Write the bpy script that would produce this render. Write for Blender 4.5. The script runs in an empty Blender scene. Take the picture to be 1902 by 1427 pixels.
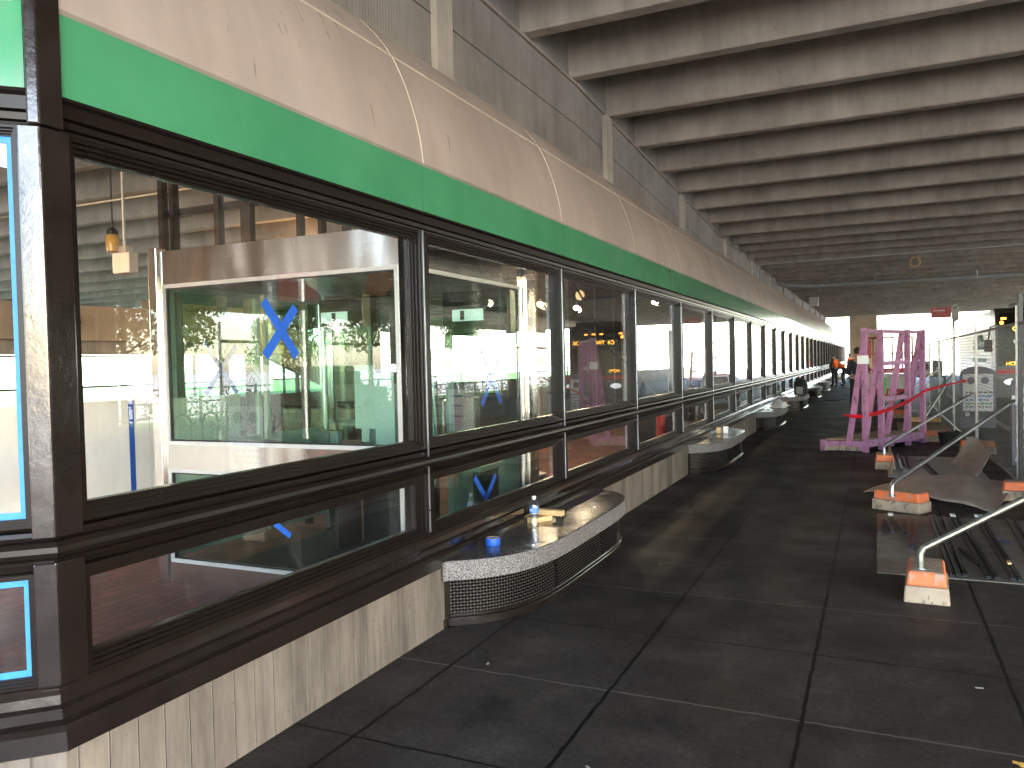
import bpy, bmesh, math, random
from math import sin, cos, pi, radians as R
from mathutils import Vector, Matrix
random.seed(7)
S = bpy.context.scene
COL = S.collection

# ------------------------------------------------------------------ camera
cam_d = bpy.data.cameras.new("camera"); cam = bpy.data.objects.new("camera", cam_d); COL.objects.link(cam)
S.camera = cam
ROT = ((0.90779807, 0.01056835, 0.41927434), (0.41874942, 0.03314067, -0.9074969), (-0.02348578, 0.99939482, 0.02565955))
cam.matrix_world = Matrix.Translation((0, 0, 1.6)) @ Matrix(ROT).to_4x4()
cam_d.sensor_width = 36.0
cam_d.lens = 36.0 * 1465 / 1902
cam_d.clip_start = 0.05; cam_d.clip_end = 2000

# ------------------------------------------------------------------ world, sun, exposure
W = bpy.data.worlds.new("World"); S.world = W; W.use_nodes = True
wn = W.node_tree
bg = wn.nodes["Background"]; sky = wn.nodes.new("ShaderNodeTexSky")
sky.sky_type = 'NISHITA'; sky.sun_disc = False
SUN_EL, SUN_AZ = R(34), R(118)          # azimuth clockwise from +Y
sky.sun_elevation = SUN_EL; sky.sun_rotation = SUN_AZ
sky.air_density = 1.0; sky.dust_density = 1.2; sky.ozone_density = 1.0
wn.links.new(sky.outputs[0], bg.inputs[0]); bg.inputs[1].default_value = 0.15
sl = bpy.data.lights.new("sun", 'SUN'); so = bpy.data.objects.new("sun", sl); COL.objects.link(so)
sl.energy = 4.0; sl.angle = R(0.5); sl.color = (1, .95, .88)
sd = Vector((sin(SUN_AZ) * cos(SUN_EL), cos(SUN_AZ) * cos(SUN_EL), sin(SUN_EL)))
so.rotation_euler = sd.to_track_quat('Z', 'Y').to_euler()
S.view_settings.view_transform = 'Standard'; S.view_settings.look = 'None'
S.view_settings.exposure = 4.05; S.view_settings.gamma = 1.0
S.cycles.max_bounces = 8; S.cycles.diffuse_bounces = 4; S.cycles.glossy_bounces = 4
S.cycles.transparent_max_bounces = 24; S.cycles.transmission_bounces = 4
S.cycles.sample_clamp_indirect = 6.0; S.cycles.use_denoising = True; S.cycles.denoiser = 'OPENIMAGEDENOISE'; S.cycles.denoising_input_passes = 'RGB_ALBEDO_NORMAL'; S.cycles.denoising_prefilter = 'NONE'; S.cycles.use_adaptive_sampling = False
S.cycles.caustics_reflective = False; S.cycles.caustics_refractive = False

# ------------------------------------------------------------------ materials
def newmat(name):
    m = bpy.data.materials.new(name); m.use_nodes = True
    nt = m.node_tree; return m, nt, nt.nodes["Principled BSDF"]
def nd(nt, t, **kw):
    n = nt.nodes.new(t)
    for k, v in kw.items():
        if k in n.inputs: n.inputs[k].default_value = v
        else: setattr(n, k, v)
    return n
def ramp(nt, src, stops):
    r = nt.nodes.new("ShaderNodeValToRGB"); e = r.color_ramp.elements
    while len(e) > 1: e.remove(e[-1])
    e[0].position = stops[0][0]; e[0].color = c4(stops[0][1])
    for p, c in stops[1:]:
        x = e.new(p); x.color = c4(c)
    nt.links.new(src, r.inputs[0]); return r
def c4(c): return (c, c, c, 1) if isinstance(c, (int, float)) else (c[0], c[1], c[2], 1)
def geo(nt, scale=(1, 1, 1)):
    g = nt.nodes.new("ShaderNodeNewGeometry"); mp = nt.nodes.new("ShaderNodeMapping")
    mp.inputs['Scale'].default_value = scale
    nt.links.new(g.outputs['Position'], mp.inputs[0]); return mp.outputs[0]
def noise(nt, scale, detail=4, vec=None, rough=.55):
    n = nd(nt, "ShaderNodeTexNoise"); n.inputs['Scale'].default_value = scale; n.inputs['Detail'].default_value = detail
    n.inputs['Roughness'].default_value = rough
    if vec is not None: nt.links.new(vec, n.inputs['Vector'])
    return n.outputs['Fac']
def mul(nt, a, b, fac=1.0, mode='MULTIPLY'):
    m = nt.nodes.new("ShaderNodeMix"); m.data_type = 'RGBA'; m.blend_type = mode
    if isinstance(fac, (int, float)): m.inputs[0].default_value = fac
    else: nt.links.new(fac, m.inputs[0])
    for i, x in ((6, a), (7, b)):
        if isinstance(x, (tuple, int, float)): m.inputs[i].default_value = c4(x)
        else: nt.links.new(x, m.inputs[i])
    return m.outputs[2]
def bump(nt, bs, h, strength=.3, dist=.01, prev=None):
    b = nt.nodes.new("ShaderNodeBump"); b.inputs['Strength'].default_value = strength; b.inputs['Distance'].default_value = dist
    nt.links.new(h, b.inputs['Height'])
    if prev: nt.links.new(prev, b.inputs['Normal'])
    nt.links.new(b.outputs[0], bs.inputs['Normal']); return b.outputs[0]
def pbr(name, col, rough=.6, metal=0, var=.15, nscale=6, bstr=.15, bscale=60, bdist=.004, stretch=(1, 1, 1), coat=0, rvar=0):
    m, nt, bs = newmat(name)
    v = geo(nt, stretch)
    f = noise(nt, nscale, 5, v)
    r = ramp(nt, f, [(.3, tuple(x * (1 - var) for x in col)), (.7, tuple(min(1, x * (1 + var)) for x in col))])
    nt.links.new(r.outputs[0], bs.inputs['Base Color'])
    bs.inputs['Roughness'].default_value = rough; bs.inputs['Metallic'].default_value = metal
    if rvar:
        rr = ramp(nt, noise(nt, nscale * 2.3, 4, v), [(.3, max(.03, rough - rvar)), (.7, min(1, rough + rvar))])
        nt.links.new(rr.outputs[0], bs.inputs['Roughness'])
    if coat: bs.inputs['Coat Weight'].default_value = coat; bs.inputs['Coat Roughness'].default_value = .08
    if bstr: bump(nt, bs, noise(nt, bscale, 3, v), bstr, bdist)
    return m
def emis(name, col, st):
    m, nt, bs = newmat(name)
    bs.inputs['Base Color'].default_value = c4(col); bs.inputs['Emission Color'].default_value = c4(col)
    bs.inputs['Emission Strength'].default_value = st; return m
def glassm(name, tint=(1, 1, 1), f0=.045, rough=0.0, dirt=.0):
    m, nt, bs = newmat(name); nt.nodes.remove(bs)
    out = nt.nodes["Material Output"]
    g = nt.nodes.new("ShaderNodeNewGeometry")
    bp = nt.nodes.new("ShaderNodeBump"); bp.inputs['Strength'].default_value = .02; bp.inputs['Distance'].default_value = .004
    nt.links.new(noise(nt, 1.3, 1, geo(nt)), bp.inputs['Height'])
    dp = nd(nt, "ShaderNodeVectorMath", operation='DOT_PRODUCT')
    nt.links.new(g.outputs['Incoming'], dp.inputs[0]); nt.links.new(g.outputs['Normal'], dp.inputs[1])
    def math(op, a, b=None):
        n = nt.nodes.new("ShaderNodeMath"); n.operation = op
        for i, x in enumerate((a, b)):
            if x is None: continue
            if isinstance(x, (int, float)): n.inputs[i].default_value = x
            else: nt.links.new(x, n.inputs[i])
        return n.outputs[0]
    c = math('ABSOLUTE', dp.outputs['Value'])
    p = math('POWER', math('SUBTRACT', 1.0, c), 5.0)
    f = math('ADD', math('MULTIPLY', p, 1 - f0), f0)
    tr = nt.nodes.new("ShaderNodeBsdfTransparent"); tr.inputs[0].default_value = c4(tint)
    gl = nt.nodes.new("ShaderNodeBsdfGlossy"); gl.inputs['Roughness'].default_value = rough; gl.inputs[0].default_value = (1, 1, 1, 1)
    nt.links.new(bp.outputs[0], gl.inputs['Normal'])
    mx = nt.nodes.new("ShaderNodeMixShader"); nt.links.new(f, mx.inputs[0]); nt.links.new(tr.outputs[0], mx.inputs[1]); nt.links.new(gl.outputs[0], mx.inputs[2])
    last = mx.outputs[0]
    if dirt:
        df = nt.nodes.new("ShaderNodeBsdfDiffuse"); df.inputs[0].default_value = (.5, .5, .5, 1)
        r = ramp(nt, noise(nt, 5, 7, geo(nt, (1, 1, .25)), .7), [(.5, 0.0), (.85, dirt)])
        m2 = nt.nodes.new("ShaderNodeMixShader"); nt.links.new(r.outputs[0], m2.inputs[0]); nt.links.new(last, m2.inputs[1]); nt.links.new(df.outputs[0], m2.inputs[2]); last = m2.outputs[0]
    nt.links.new(last, out.inputs[0]); return m

def concrete(name, col, board=0.0, axis='Y', streak=.35, rib=0.0, rough=.85):
    """concrete with blotches, streaks; board = board-mark pitch in metres, rib = fine rib pitch"""
    m, nt, bs = newmat(name)
    v = geo(nt)
    a = ramp(nt, noise(nt, 1.1, 6, v, .65), [(.3, tuple(x * .72 for x in col)), (.7, tuple(x * 1.18 for x in col))])
    st = ramp(nt, noise(nt, 3.0, 6, geo(nt, (1.6, 1.6, .22)), .7), [(.35, 1 - streak), (.62, 1.0)])
    c = mul(nt, a.outputs[0], st.outputs[0])
    pit = ramp(nt, noise(nt, 34, 2, v), [(.24, .35), (.30, 1.0)])
    c = mul(nt, c, pit.outputs[0], .7)
    nrm = bump(nt, bs, noise(nt, 26, 5, v), .25, .006)
    if board or rib:
        pitch = board or rib
        w = nt.nodes.new("ShaderNodeTexWave"); w.wave_type = 'BANDS'; w.bands_direction = axis
        w.wave_profile = 'SAW' if board else 'SIN'
        w.inputs['Scale'].default_value = 2 * pi / 20 / pitch * (1.0)
        w.inputs['Distortion'].default_value = .25 if board else 0
        w.inputs['Detail Scale'].default_value = .4
        nt.links.new(v, w.inputs['Vector'])
        if board:
            r = ramp(nt, w.outputs['Fac'], [(0, .42), (.05, 1.0), (.93, 1.0), (.965, 1.28), (1, .6)])
            c = mul(nt, c, r.outputs[0], .75)
            sn = nd(nt, "ShaderNodeTexWhiteNoise")
            nrm = bump(nt, bs, r.outputs[0], .6, .012, nrm)
        else:
            r = ramp(nt, w.outputs['Fac'], [(0, .7), (.5, 1.05)])
            c = mul(nt, c, r.outputs[0], .45)
            nrm = bump(nt, bs, w.outputs['Fac'], .3, .008, nrm)
    nt.links.new(c, bs.inputs['Base Color']); bs.inputs['Roughness'].default_value = rough; bs.inputs['Specular IOR Level'].default_value = .25
    return m

M = {}
M['wall'] = concrete('board_marked_concrete', (.20, .17, .142), board=.115, streak=.6)
M['deck'] = concrete('deck_concrete', (.37, .32, .27), streak=.22)
M['pier'] = concrete('pier_concrete', (.56, .47, .36), streak=.15)
M['column'] = concrete('column_concrete', (.45, .42, .37), streak=.25)
M['ribbed'] = concrete('ribbed_concrete', (.30, .275, .25), rib=.038, streak=.18)
M['pilaster'] = concrete('pilaster_concrete', (.46, .42, .36), streak=.15)

def bumpy_paint(name, col, rough, strength=.35, dirt=True):
    m, nt, bs = newmat(name); v = geo(nt)
    base = ramp(nt, noise(nt, 7, 6, v, .7), [(.3, tuple(x * .7 for x in col)), (.75, tuple(x * 1.5 for x in col))])
    c = base.outputs[0]
    if dirt:   # pale dust specks left on the ledges
        sp = ramp(nt, noise(nt, 120, 3, v), [(.74, 0.0), (.79, 1.0)])
        pt = ramp(nt, noise(nt, 4, 3, v), [(.58, 0.0), (.7, .5)])
        f = mul(nt, sp.outputs[0], pt.outputs[0])
        c = mul(nt, c, (.4, .38, .36), f, 'MIX')
    nt.links.new(c, bs.inputs['Base Color'])
    rr = ramp(nt, noise(nt, 9, 5, v), [(.3, rough * .7), (.7, rough * 1.7)]); nt.links.new(rr.outputs[0], bs.inputs['Roughness'])
    n1 = bump(nt, bs, noise(nt, 22, 3, geo(nt, (1, 1, .8))), strength, .006)
    bump(nt, bs, noise(nt, 90, 2, v), strength * .5, .002, n1)
    return m
M['frame'] = bumpy_paint('dark_brown_gloss_paint', (.0115, .0082, .007), .14, .2)
M['frame'].node_tree.nodes['Principled BSDF'].inputs['Coat Weight'].default_value = .6
M['frame'].node_tree.nodes['Principled BSDF'].inputs['Coat Roughness'].default_value = .12
M['frame_smooth'] = pbr('dark_brown_paint', (.0095, .0068, .0058), .27, var=.15, nscale=2, bstr=0)
M['frame_smooth'].node_tree.nodes['Principled BSDF'].inputs['Specular IOR Level'].default_value = .2
M['wire'] = pbr('dark_wire', (.055, .05, .047), .35, metal=.3, bstr=0)
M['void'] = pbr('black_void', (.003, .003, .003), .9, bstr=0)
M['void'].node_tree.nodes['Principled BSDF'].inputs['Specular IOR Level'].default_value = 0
M['black'] = pbr('black_metal', (.012, .012, .013), .4, var=.3)
M['steelbar'] = pbr('dark_steel_bar', (.03, .034, .04), .28, metal=.6, var=.2, nscale=2, bstr=0)

# green band: painted panels, grubby, glossy at a low angle
m, nt, bs = newmat('green_painted_panel'); v = geo(nt)
g = ramp(nt, noise(nt, 2.2, 5, v), [(.3, (.042, .21, .105)), (.7, (.06, .26, .135))])
d = ramp(nt, noise(nt, 2.0, 7, geo(nt, (1, 1, .3)), .75), [(.56, 0.0), (.72, .5)])
nt.links.new(mul(nt, g.outputs[0], (.16, .22, .17), d.outputs[0], 'MIX'), bs.inputs['Base Color'])
bs.inputs['Roughness'].default_value = .16; bump(nt, bs, noise(nt, 3, 2, v), .04, .006); M['green'] = m
# canopy: pinkish weathered fibreglass with a few dark runs
m, nt, bs = newmat('pinkish_grey_canopy'); v = geo(nt)
g = ramp(nt, noise(nt, 1.2, 6, v, .6), [(.3, (.355, .298, .272)), (.7, (.435, .376, .35))])
soft = ramp(nt, noise(nt, 1.0, 5, geo(nt, (1, 2.5, .5))), [(.35, .82), (.65, 1.03)])
run = ramp(nt, noise(nt, 2.6, 3, geo(nt, (3, 9.0, .8)), .6), [(.655, 1.0), (.69, .45)])
c = mul(nt, mul(nt, g.outputs[0], soft.outputs[0]), run.outputs[0], .8)
nt.links.new(c, bs.inputs['Base Color']); bs.inputs['Roughness'].default_value = .42
bump(nt, bs, noise(nt, 1.6, 2, v), .12, .02); M['canopy'] = m
M['seam'] = pbr('pale_seam_sealant', (.60, .54, .46), .6, var=.1)

# stainless steel: brushed, slightly oil-canned
def stainless(name, col=(.78, .755, .71), rough=.17):
    m, nt, bs = newmat(name); v = geo(nt)
    bs.inputs['Metallic'].default_value = 1; bs.inputs['Base Color'].default_value = c4(col)
    bs.inputs['Roughness'].default_value = rough
    n1 = bump(nt, bs, noise(nt, 2.6, 1, geo(nt, (1, 1, .3))), .5, .05)
    
    return m
M['steel'] = stainless('brushed_stainless_steel')
M['alu'] = pbr('white_aluminium_trim', (.62, .61, .57), .35, metal=.3, var=.06)
M['palegreen'] = pbr('pale_green_aluminium', (.38, .46, .43), .35, metal=.4, var=.1)
M['galv'] = pbr('galvanised_steel', (.40, .41, .42), .34, metal=.9, var=.15, nscale=9, bstr=0, rvar=.08)
M['galv_dull'] = pbr('dull_galvanised_pipe', (.30, .30, .26), .38, metal=.8, var=.2, nscale=20, rvar=.1)
M['chain'] = pbr('weathered_wire', (.14, .14, .13), .5, metal=.5, bstr=0)
M['glass'] = glassm('window_glass', (.985, .99, .985), .045, dirt=.06)
M['kglass'] = glassm('green_tinted_glass', (.74, .86, .80), .05)
M['clear'] = glassm('clear_plastic', (.93, .95, .97), .12, .05)
M['tape'] = pbr('blue_masking_tape', (.008, .085, .44), .55, var=.12, nscale=30)
M['ltape'] = pbr('light_blue_masking_tape', (.02, .20, .52), .55, var=.12, nscale=30)
M['white'] = pbr('white_board', (.84, .82, .80), .35, var=.05, nscale=3)
M['offwhite'] = pbr('off_white_plastic', (.62, .61, .56), .45, var=.06)
M['orange'] = pbr('orange_fabric', (.85, .14, .02), .8, var=.15)
M['dark'] = pbr('dark_clothing', (.018, .02, .028), .85, var=.25)
M['skin'] = pbr('skin', (.35, .19, .13), .6, var=.08)
M['hair'] = pbr('black_hair', (.01, .009, .008), .6, var=.2)
M['red'] = pbr('red_paint', (.42, .03, .035), .4, var=.2)
M['redtape'] = pbr('red_plastic_strap', (.62, .012, .025), .3, var=.15, nscale=20)
M['yellow'] = pbr('yellow_plastic', (.75, .50, .03), .45, var=.1)
M['grey'] = pbr('grey_paint', (.26, .27, .27), .5, var=.12)
M['lgrey'] = pbr('light_grey_paint', (.5, .51, .52), .45, var=.1)
M['paper'] = pbr('white_paper', (.8, .82, .85), .7, var=.04)
M['wood'] = pbr('pale_timber', (.62, .42, .20), .65, var=.18, nscale=8, stretch=(6, 1, 6))
M['ply'] = pbr('brown_plywood', (.20, .155, .105), .7, var=.25, nscale=4, stretch=(1, 5, 1))
M['rubber'] = pbr('black_rubber', (.015, .015, .015), .7)
M['bus'] = pbr('dark_bus_paint', (.035, .038, .042), .25, var=.1, bstr=0)
M['buswhite'] = pbr('white_bus_paint', (.75, .77, .78), .25, var=.04, bstr=0)
M['wind'] = glassm('windscreen', (.10, .13, .13), .05)
M['winddark'] = pbr('dark_windscreen', (.01, .012, .012), .12, bstr=0)
M['winddark'].node_tree.nodes['Principled BSDF'].inputs['Specular IOR Level'].default_value = .12
M['teal'] = pbr('teal_print', (.04, .33, .38), .5)
M['blueprint'] = pbr('blue_print', (.08, .20, .62), .5)
M['greenprint'] = pbr('green_print', (.12, .42, .12), .5)
M['purple'] = pbr('dark_purple_frame', (.10, .085, .14), .4)
M['led'] = emis('amber_led', (1.0, .42, .03), .55)
M['ledo'] = emis('orange_marker_lamp', (1.0, .30, .04), .5)
M['bulb'] = emis('warm_bulb', (1.0, .85, .6), 2.2)
M['lit'] = emis('lit_sign_panel', (.75, .85, .85), .06)
M['headlamp'] = emis('headlamp', (.9, .95, 1), .12)
M['foliage_trunk'] = pbr('bark', (.09, .07, .05), .9, var=.3, nscale=12, stretch=(1, 1, .2), bstr=.6, bscale=30, bdist=.02)

# rough pink rack paint, chipped to rust
def chipped(name, col, under, thr=.57):
    m, nt, bs = newmat(name); v = geo(nt)
    a = ramp(nt, noise(nt, 5, 5, v), [(.3, tuple(x * .75 for x in col)), (.7, tuple(min(1, x * 1.1) for x in col))])
    f = ramp(nt, noise(nt, 17, 6, geo(nt, (1, 1, .5)), .7), [(thr, 0.0), (thr + .05, 1.0)])
    nt.links.new(mul(nt, a.outputs[0], under, f.outputs[0], 'MIX'), bs.inputs['Base Color']); bs.inputs['Roughness'].default_value = .6
    bump(nt, bs, f.outputs[0], -.4, .003); return m
M['pink'] = chipped('chipped_pink_paint', (.42, .19, .36), (.13, .05, .035))
M['pinkgreen'] = chipped('green_sprayed_pink_paint', (.12, .50, .14), (.13, .05, .035))
M['block'] = chipped('rough_cast_concrete', (.36, .28, .20), (.17, .13, .10), .54)
M['blockorange'] = chipped('orange_sprayed_concrete', (.72, .16, .05), (.30, .23, .17), .54)

# granite
m, nt, bs = newmat('speckled_granite'); v = geo(nt)
vo = nt.nodes.new("ShaderNodeTexVoronoi"); vo.inputs['Scale'].default_value = 190; nt.links.new(v, vo.inputs['Vector'])
sp = ramp(nt, vo.outputs['Color'], [(.1, .03), (.45, .11), (.9, .27)])
c = mul(nt, sp.outputs[0], (1.0, .95, .93)); nt.links.new(c, bs.inputs['Base Color']); bs.inputs['Roughness'].default_value = .7; M['granite'] = m
m, nt, bs = newmat('polished_dark_granite'); v = geo(nt)
vo = nt.nodes.new("ShaderNodeTexVoronoi"); vo.inputs['Scale'].default_value = 160; nt.links.new(v, vo.inputs['Vector'])
sp = ramp(nt, vo.outputs['Color'], [(.1, .028), (.5, .07), (.9, .13)])
du = ramp(nt, noise(nt, 3, 5, v), [(.45, .75), (.7, 1.2)])
nt.links.new(mul(nt, sp.outputs[0], du.outputs[0]), bs.inputs['Base Color'])
rr = ramp(nt, noise(nt, 4, 5, v), [(.35, .12), (.7, .3)]); nt.links.new(rr.outputs[0], bs.inputs['Roughness']); M['granite_top'] = m

# pavement slabs with joints (grid measured in metres)
def lines(nt, coord, pitch, off, width):
    def mth(op, a, b=None):
        n = nt.nodes.new("ShaderNodeMath"); n.operation = op
        for i, x in enumerate((a, b)):
            if x is None: continue
            if isinstance(x, (int, float)): n.inputs[i].default_value = x
            else: nt.links.new(x, n.inputs[i])
        return n.outputs[0]
    t = mth('ADD', mth('SUBTRACT', coord, off), pitch * 400.5)
    t = mth('ABSOLUTE', mth('SUBTRACT', mth('MODULO', t, pitch), pitch / 2))
    return mth('LESS_THAN', t, width / 2)
m, nt, bs = newmat('dark_paving_slabs'); v = geo(nt)
gx = nt.nodes.new("ShaderNodeNewGeometry"); sx = nt.nodes.new("ShaderNodeSeparateXYZ")
wob = nt.nodes.new("ShaderNodeVectorMath"); wob.operation = 'MULTIPLY_ADD'
nz = nd(nt, "ShaderNodeTexNoise"); nz.inputs['Scale'].default_value = 9; nt.links.new(v, nz.inputs['Vector'])
nt.links.new(nz.outputs['Color'], wob.inputs[0]); wob.inputs[1].default_value = (.022, .022, 0); nt.links.new(gx.outputs['Position'], wob.inputs[2])
nt.links.new(wob.outputs[0], sx.inputs[0])
base = ramp(nt, noise(nt, .9, 6, v, .6), [(.3, (.017, .0145, .0125)), (.7, (.046, .040, .035))])
fine = ramp(nt, noise(nt, 38, 6, v, .75), [(.3, .55), (.7, 1.5)])
stn = ramp(nt, noise(nt, 2.6, 6, v, .7), [(.36, 1.35), (.48, 1.0), (.56, .95), (.66, .55)])
c = mul(nt, mul(nt, base.outputs[0], fine.outputs[0]), stn.outputs[0])
chip = ramp(nt, noise(nt, 75, 1, v), [(.795, 0.0), (.81, .8)])
c = mul(nt, c, (.3, .28, .26), chip.outputs[0], 'MIX')
bs.inputs['Specular IOR Level'].default_value = .22
lx = lines(nt, sx.outputs[0], .8815, -1.184 , .019)
ly = lines(nt, sx.outputs[1], 1.71, 4.49, .014)
lp = lines(nt, sx.outputs[1], 1.71, 3.64, .012)
c = mul(nt, c, (.115, .10, .085), lp, 'MIX'); c = mul(nt, c, (.003, .0025, .002), ly, 'MIX'); c = mul(nt, c, (.002, .0018, .0015), lx, 'MIX')
nt.links.new(c, bs.inputs['Base Color'])
rr = ramp(nt, noise(nt, 1.7, 5, v), [(.3, .48), (.7, .75)]); nt.links.new(rr.outputs[0], bs.inputs['Roughness'])
n1 = bump(nt, bs, noise(nt, 45, 5, v), .2, .004); bump(nt, bs, lx, -.6, .006, n1); M['paving'] = m
# interior brick floor
m, nt, bs = newmat('red_brick_floor'); v = geo(nt)
mp = nt.nodes.new("ShaderNodeMapping"); mp.inputs['Rotation'].default_value = (0, 0, pi / 2); nt.links.new(v, mp.inputs[0])
br = nt.nodes.new("ShaderNodeTexBrick"); nt.links.new(mp.outputs[0], br.inputs['Vector'])
br.inputs['Color1'].default_value = (.20, .075, .05, 1); br.inputs['Color2'].default_value = (.12, .048, .036, 1); br.inputs['Mortar'].default_value = (.03, .02, .017, 1)
br.inputs['Scale'].default_value = 1; br.inputs['Brick Width'].default_value = .2; br.inputs['Row Height'].default_value = .1; br.inputs['Mortar Size'].default_value = .004
f = ramp(nt, noise(nt, 1.5, 6, v), [(.3, .55), (.7, 1.25)])
c = mul(nt, br.outputs[0], f.outputs[0]); nt.links.new(c, bs.inputs['Base Color']); bs.inputs['Roughness'].default_value = .75
bump(nt, bs, br.outputs['Fac'], -.3, .004); M['brick'] = m
M['asphalt'] = pbr('asphalt', (.06, .06, .058), .8, var=.25, nscale=1.5, bstr=.4, bscale=80)
M['pale_bounce'] = pbr('pale_bounce_surface', (.55, .53, .49), .85, var=.08)  # pale surface for the added bounce ground and the slotted wall
M['scrap'] = pbr('dusty_scrap', (.2, .19, .18), .8)
M['kerb'] = pbr('kerb_concrete', (.35, .33, .30), .8, var=.15)
M['grass'] = pbr('grass', (.06, .13, .02), .95, var=.5, nscale=5, bstr=.8, bscale=30, bdist=.05)
M['ground'] = pbr('pale_open_ground', (.40, .385, .36), .95, var=.15, nscale=.3)
def leafm(name, col):
    m, nt, bs = newmat(name)
    oi = nt.nodes.new("ShaderNodeNewGeometry")
    r = ramp(nt, oi.outputs['Random Per Island'], [(0, tuple(x * .6 for x in col)), (1, tuple(x * 1.5 for x in col))])
    nt.links.new(r.outputs[0], bs.inputs['Base Color']); bs.inputs['Roughness'].default_value = .6
    bs.inputs['Transmission Weight'].default_value = 0
    tr = nt.nodes.new("ShaderNodeBsdfTranslucent"); nt.links.new(r.outputs[0], tr.inputs[0])
    mx = nt.nodes.new("ShaderNodeMixShader"); mx.inputs[0].default_value = .35
    nt.links.new(bs.outputs[0], mx.inputs[1]); nt.links.new(tr.outputs[0], mx.inputs[2]); nt.links.new(mx.outputs[0], nt.nodes["Material Output"].inputs[0]); return m
M['leaf'] = leafm('green_leaves', (.09, .19, .03)); M['shrub'] = leafm('shrub_leaves', (.06, .13, .025))

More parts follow.
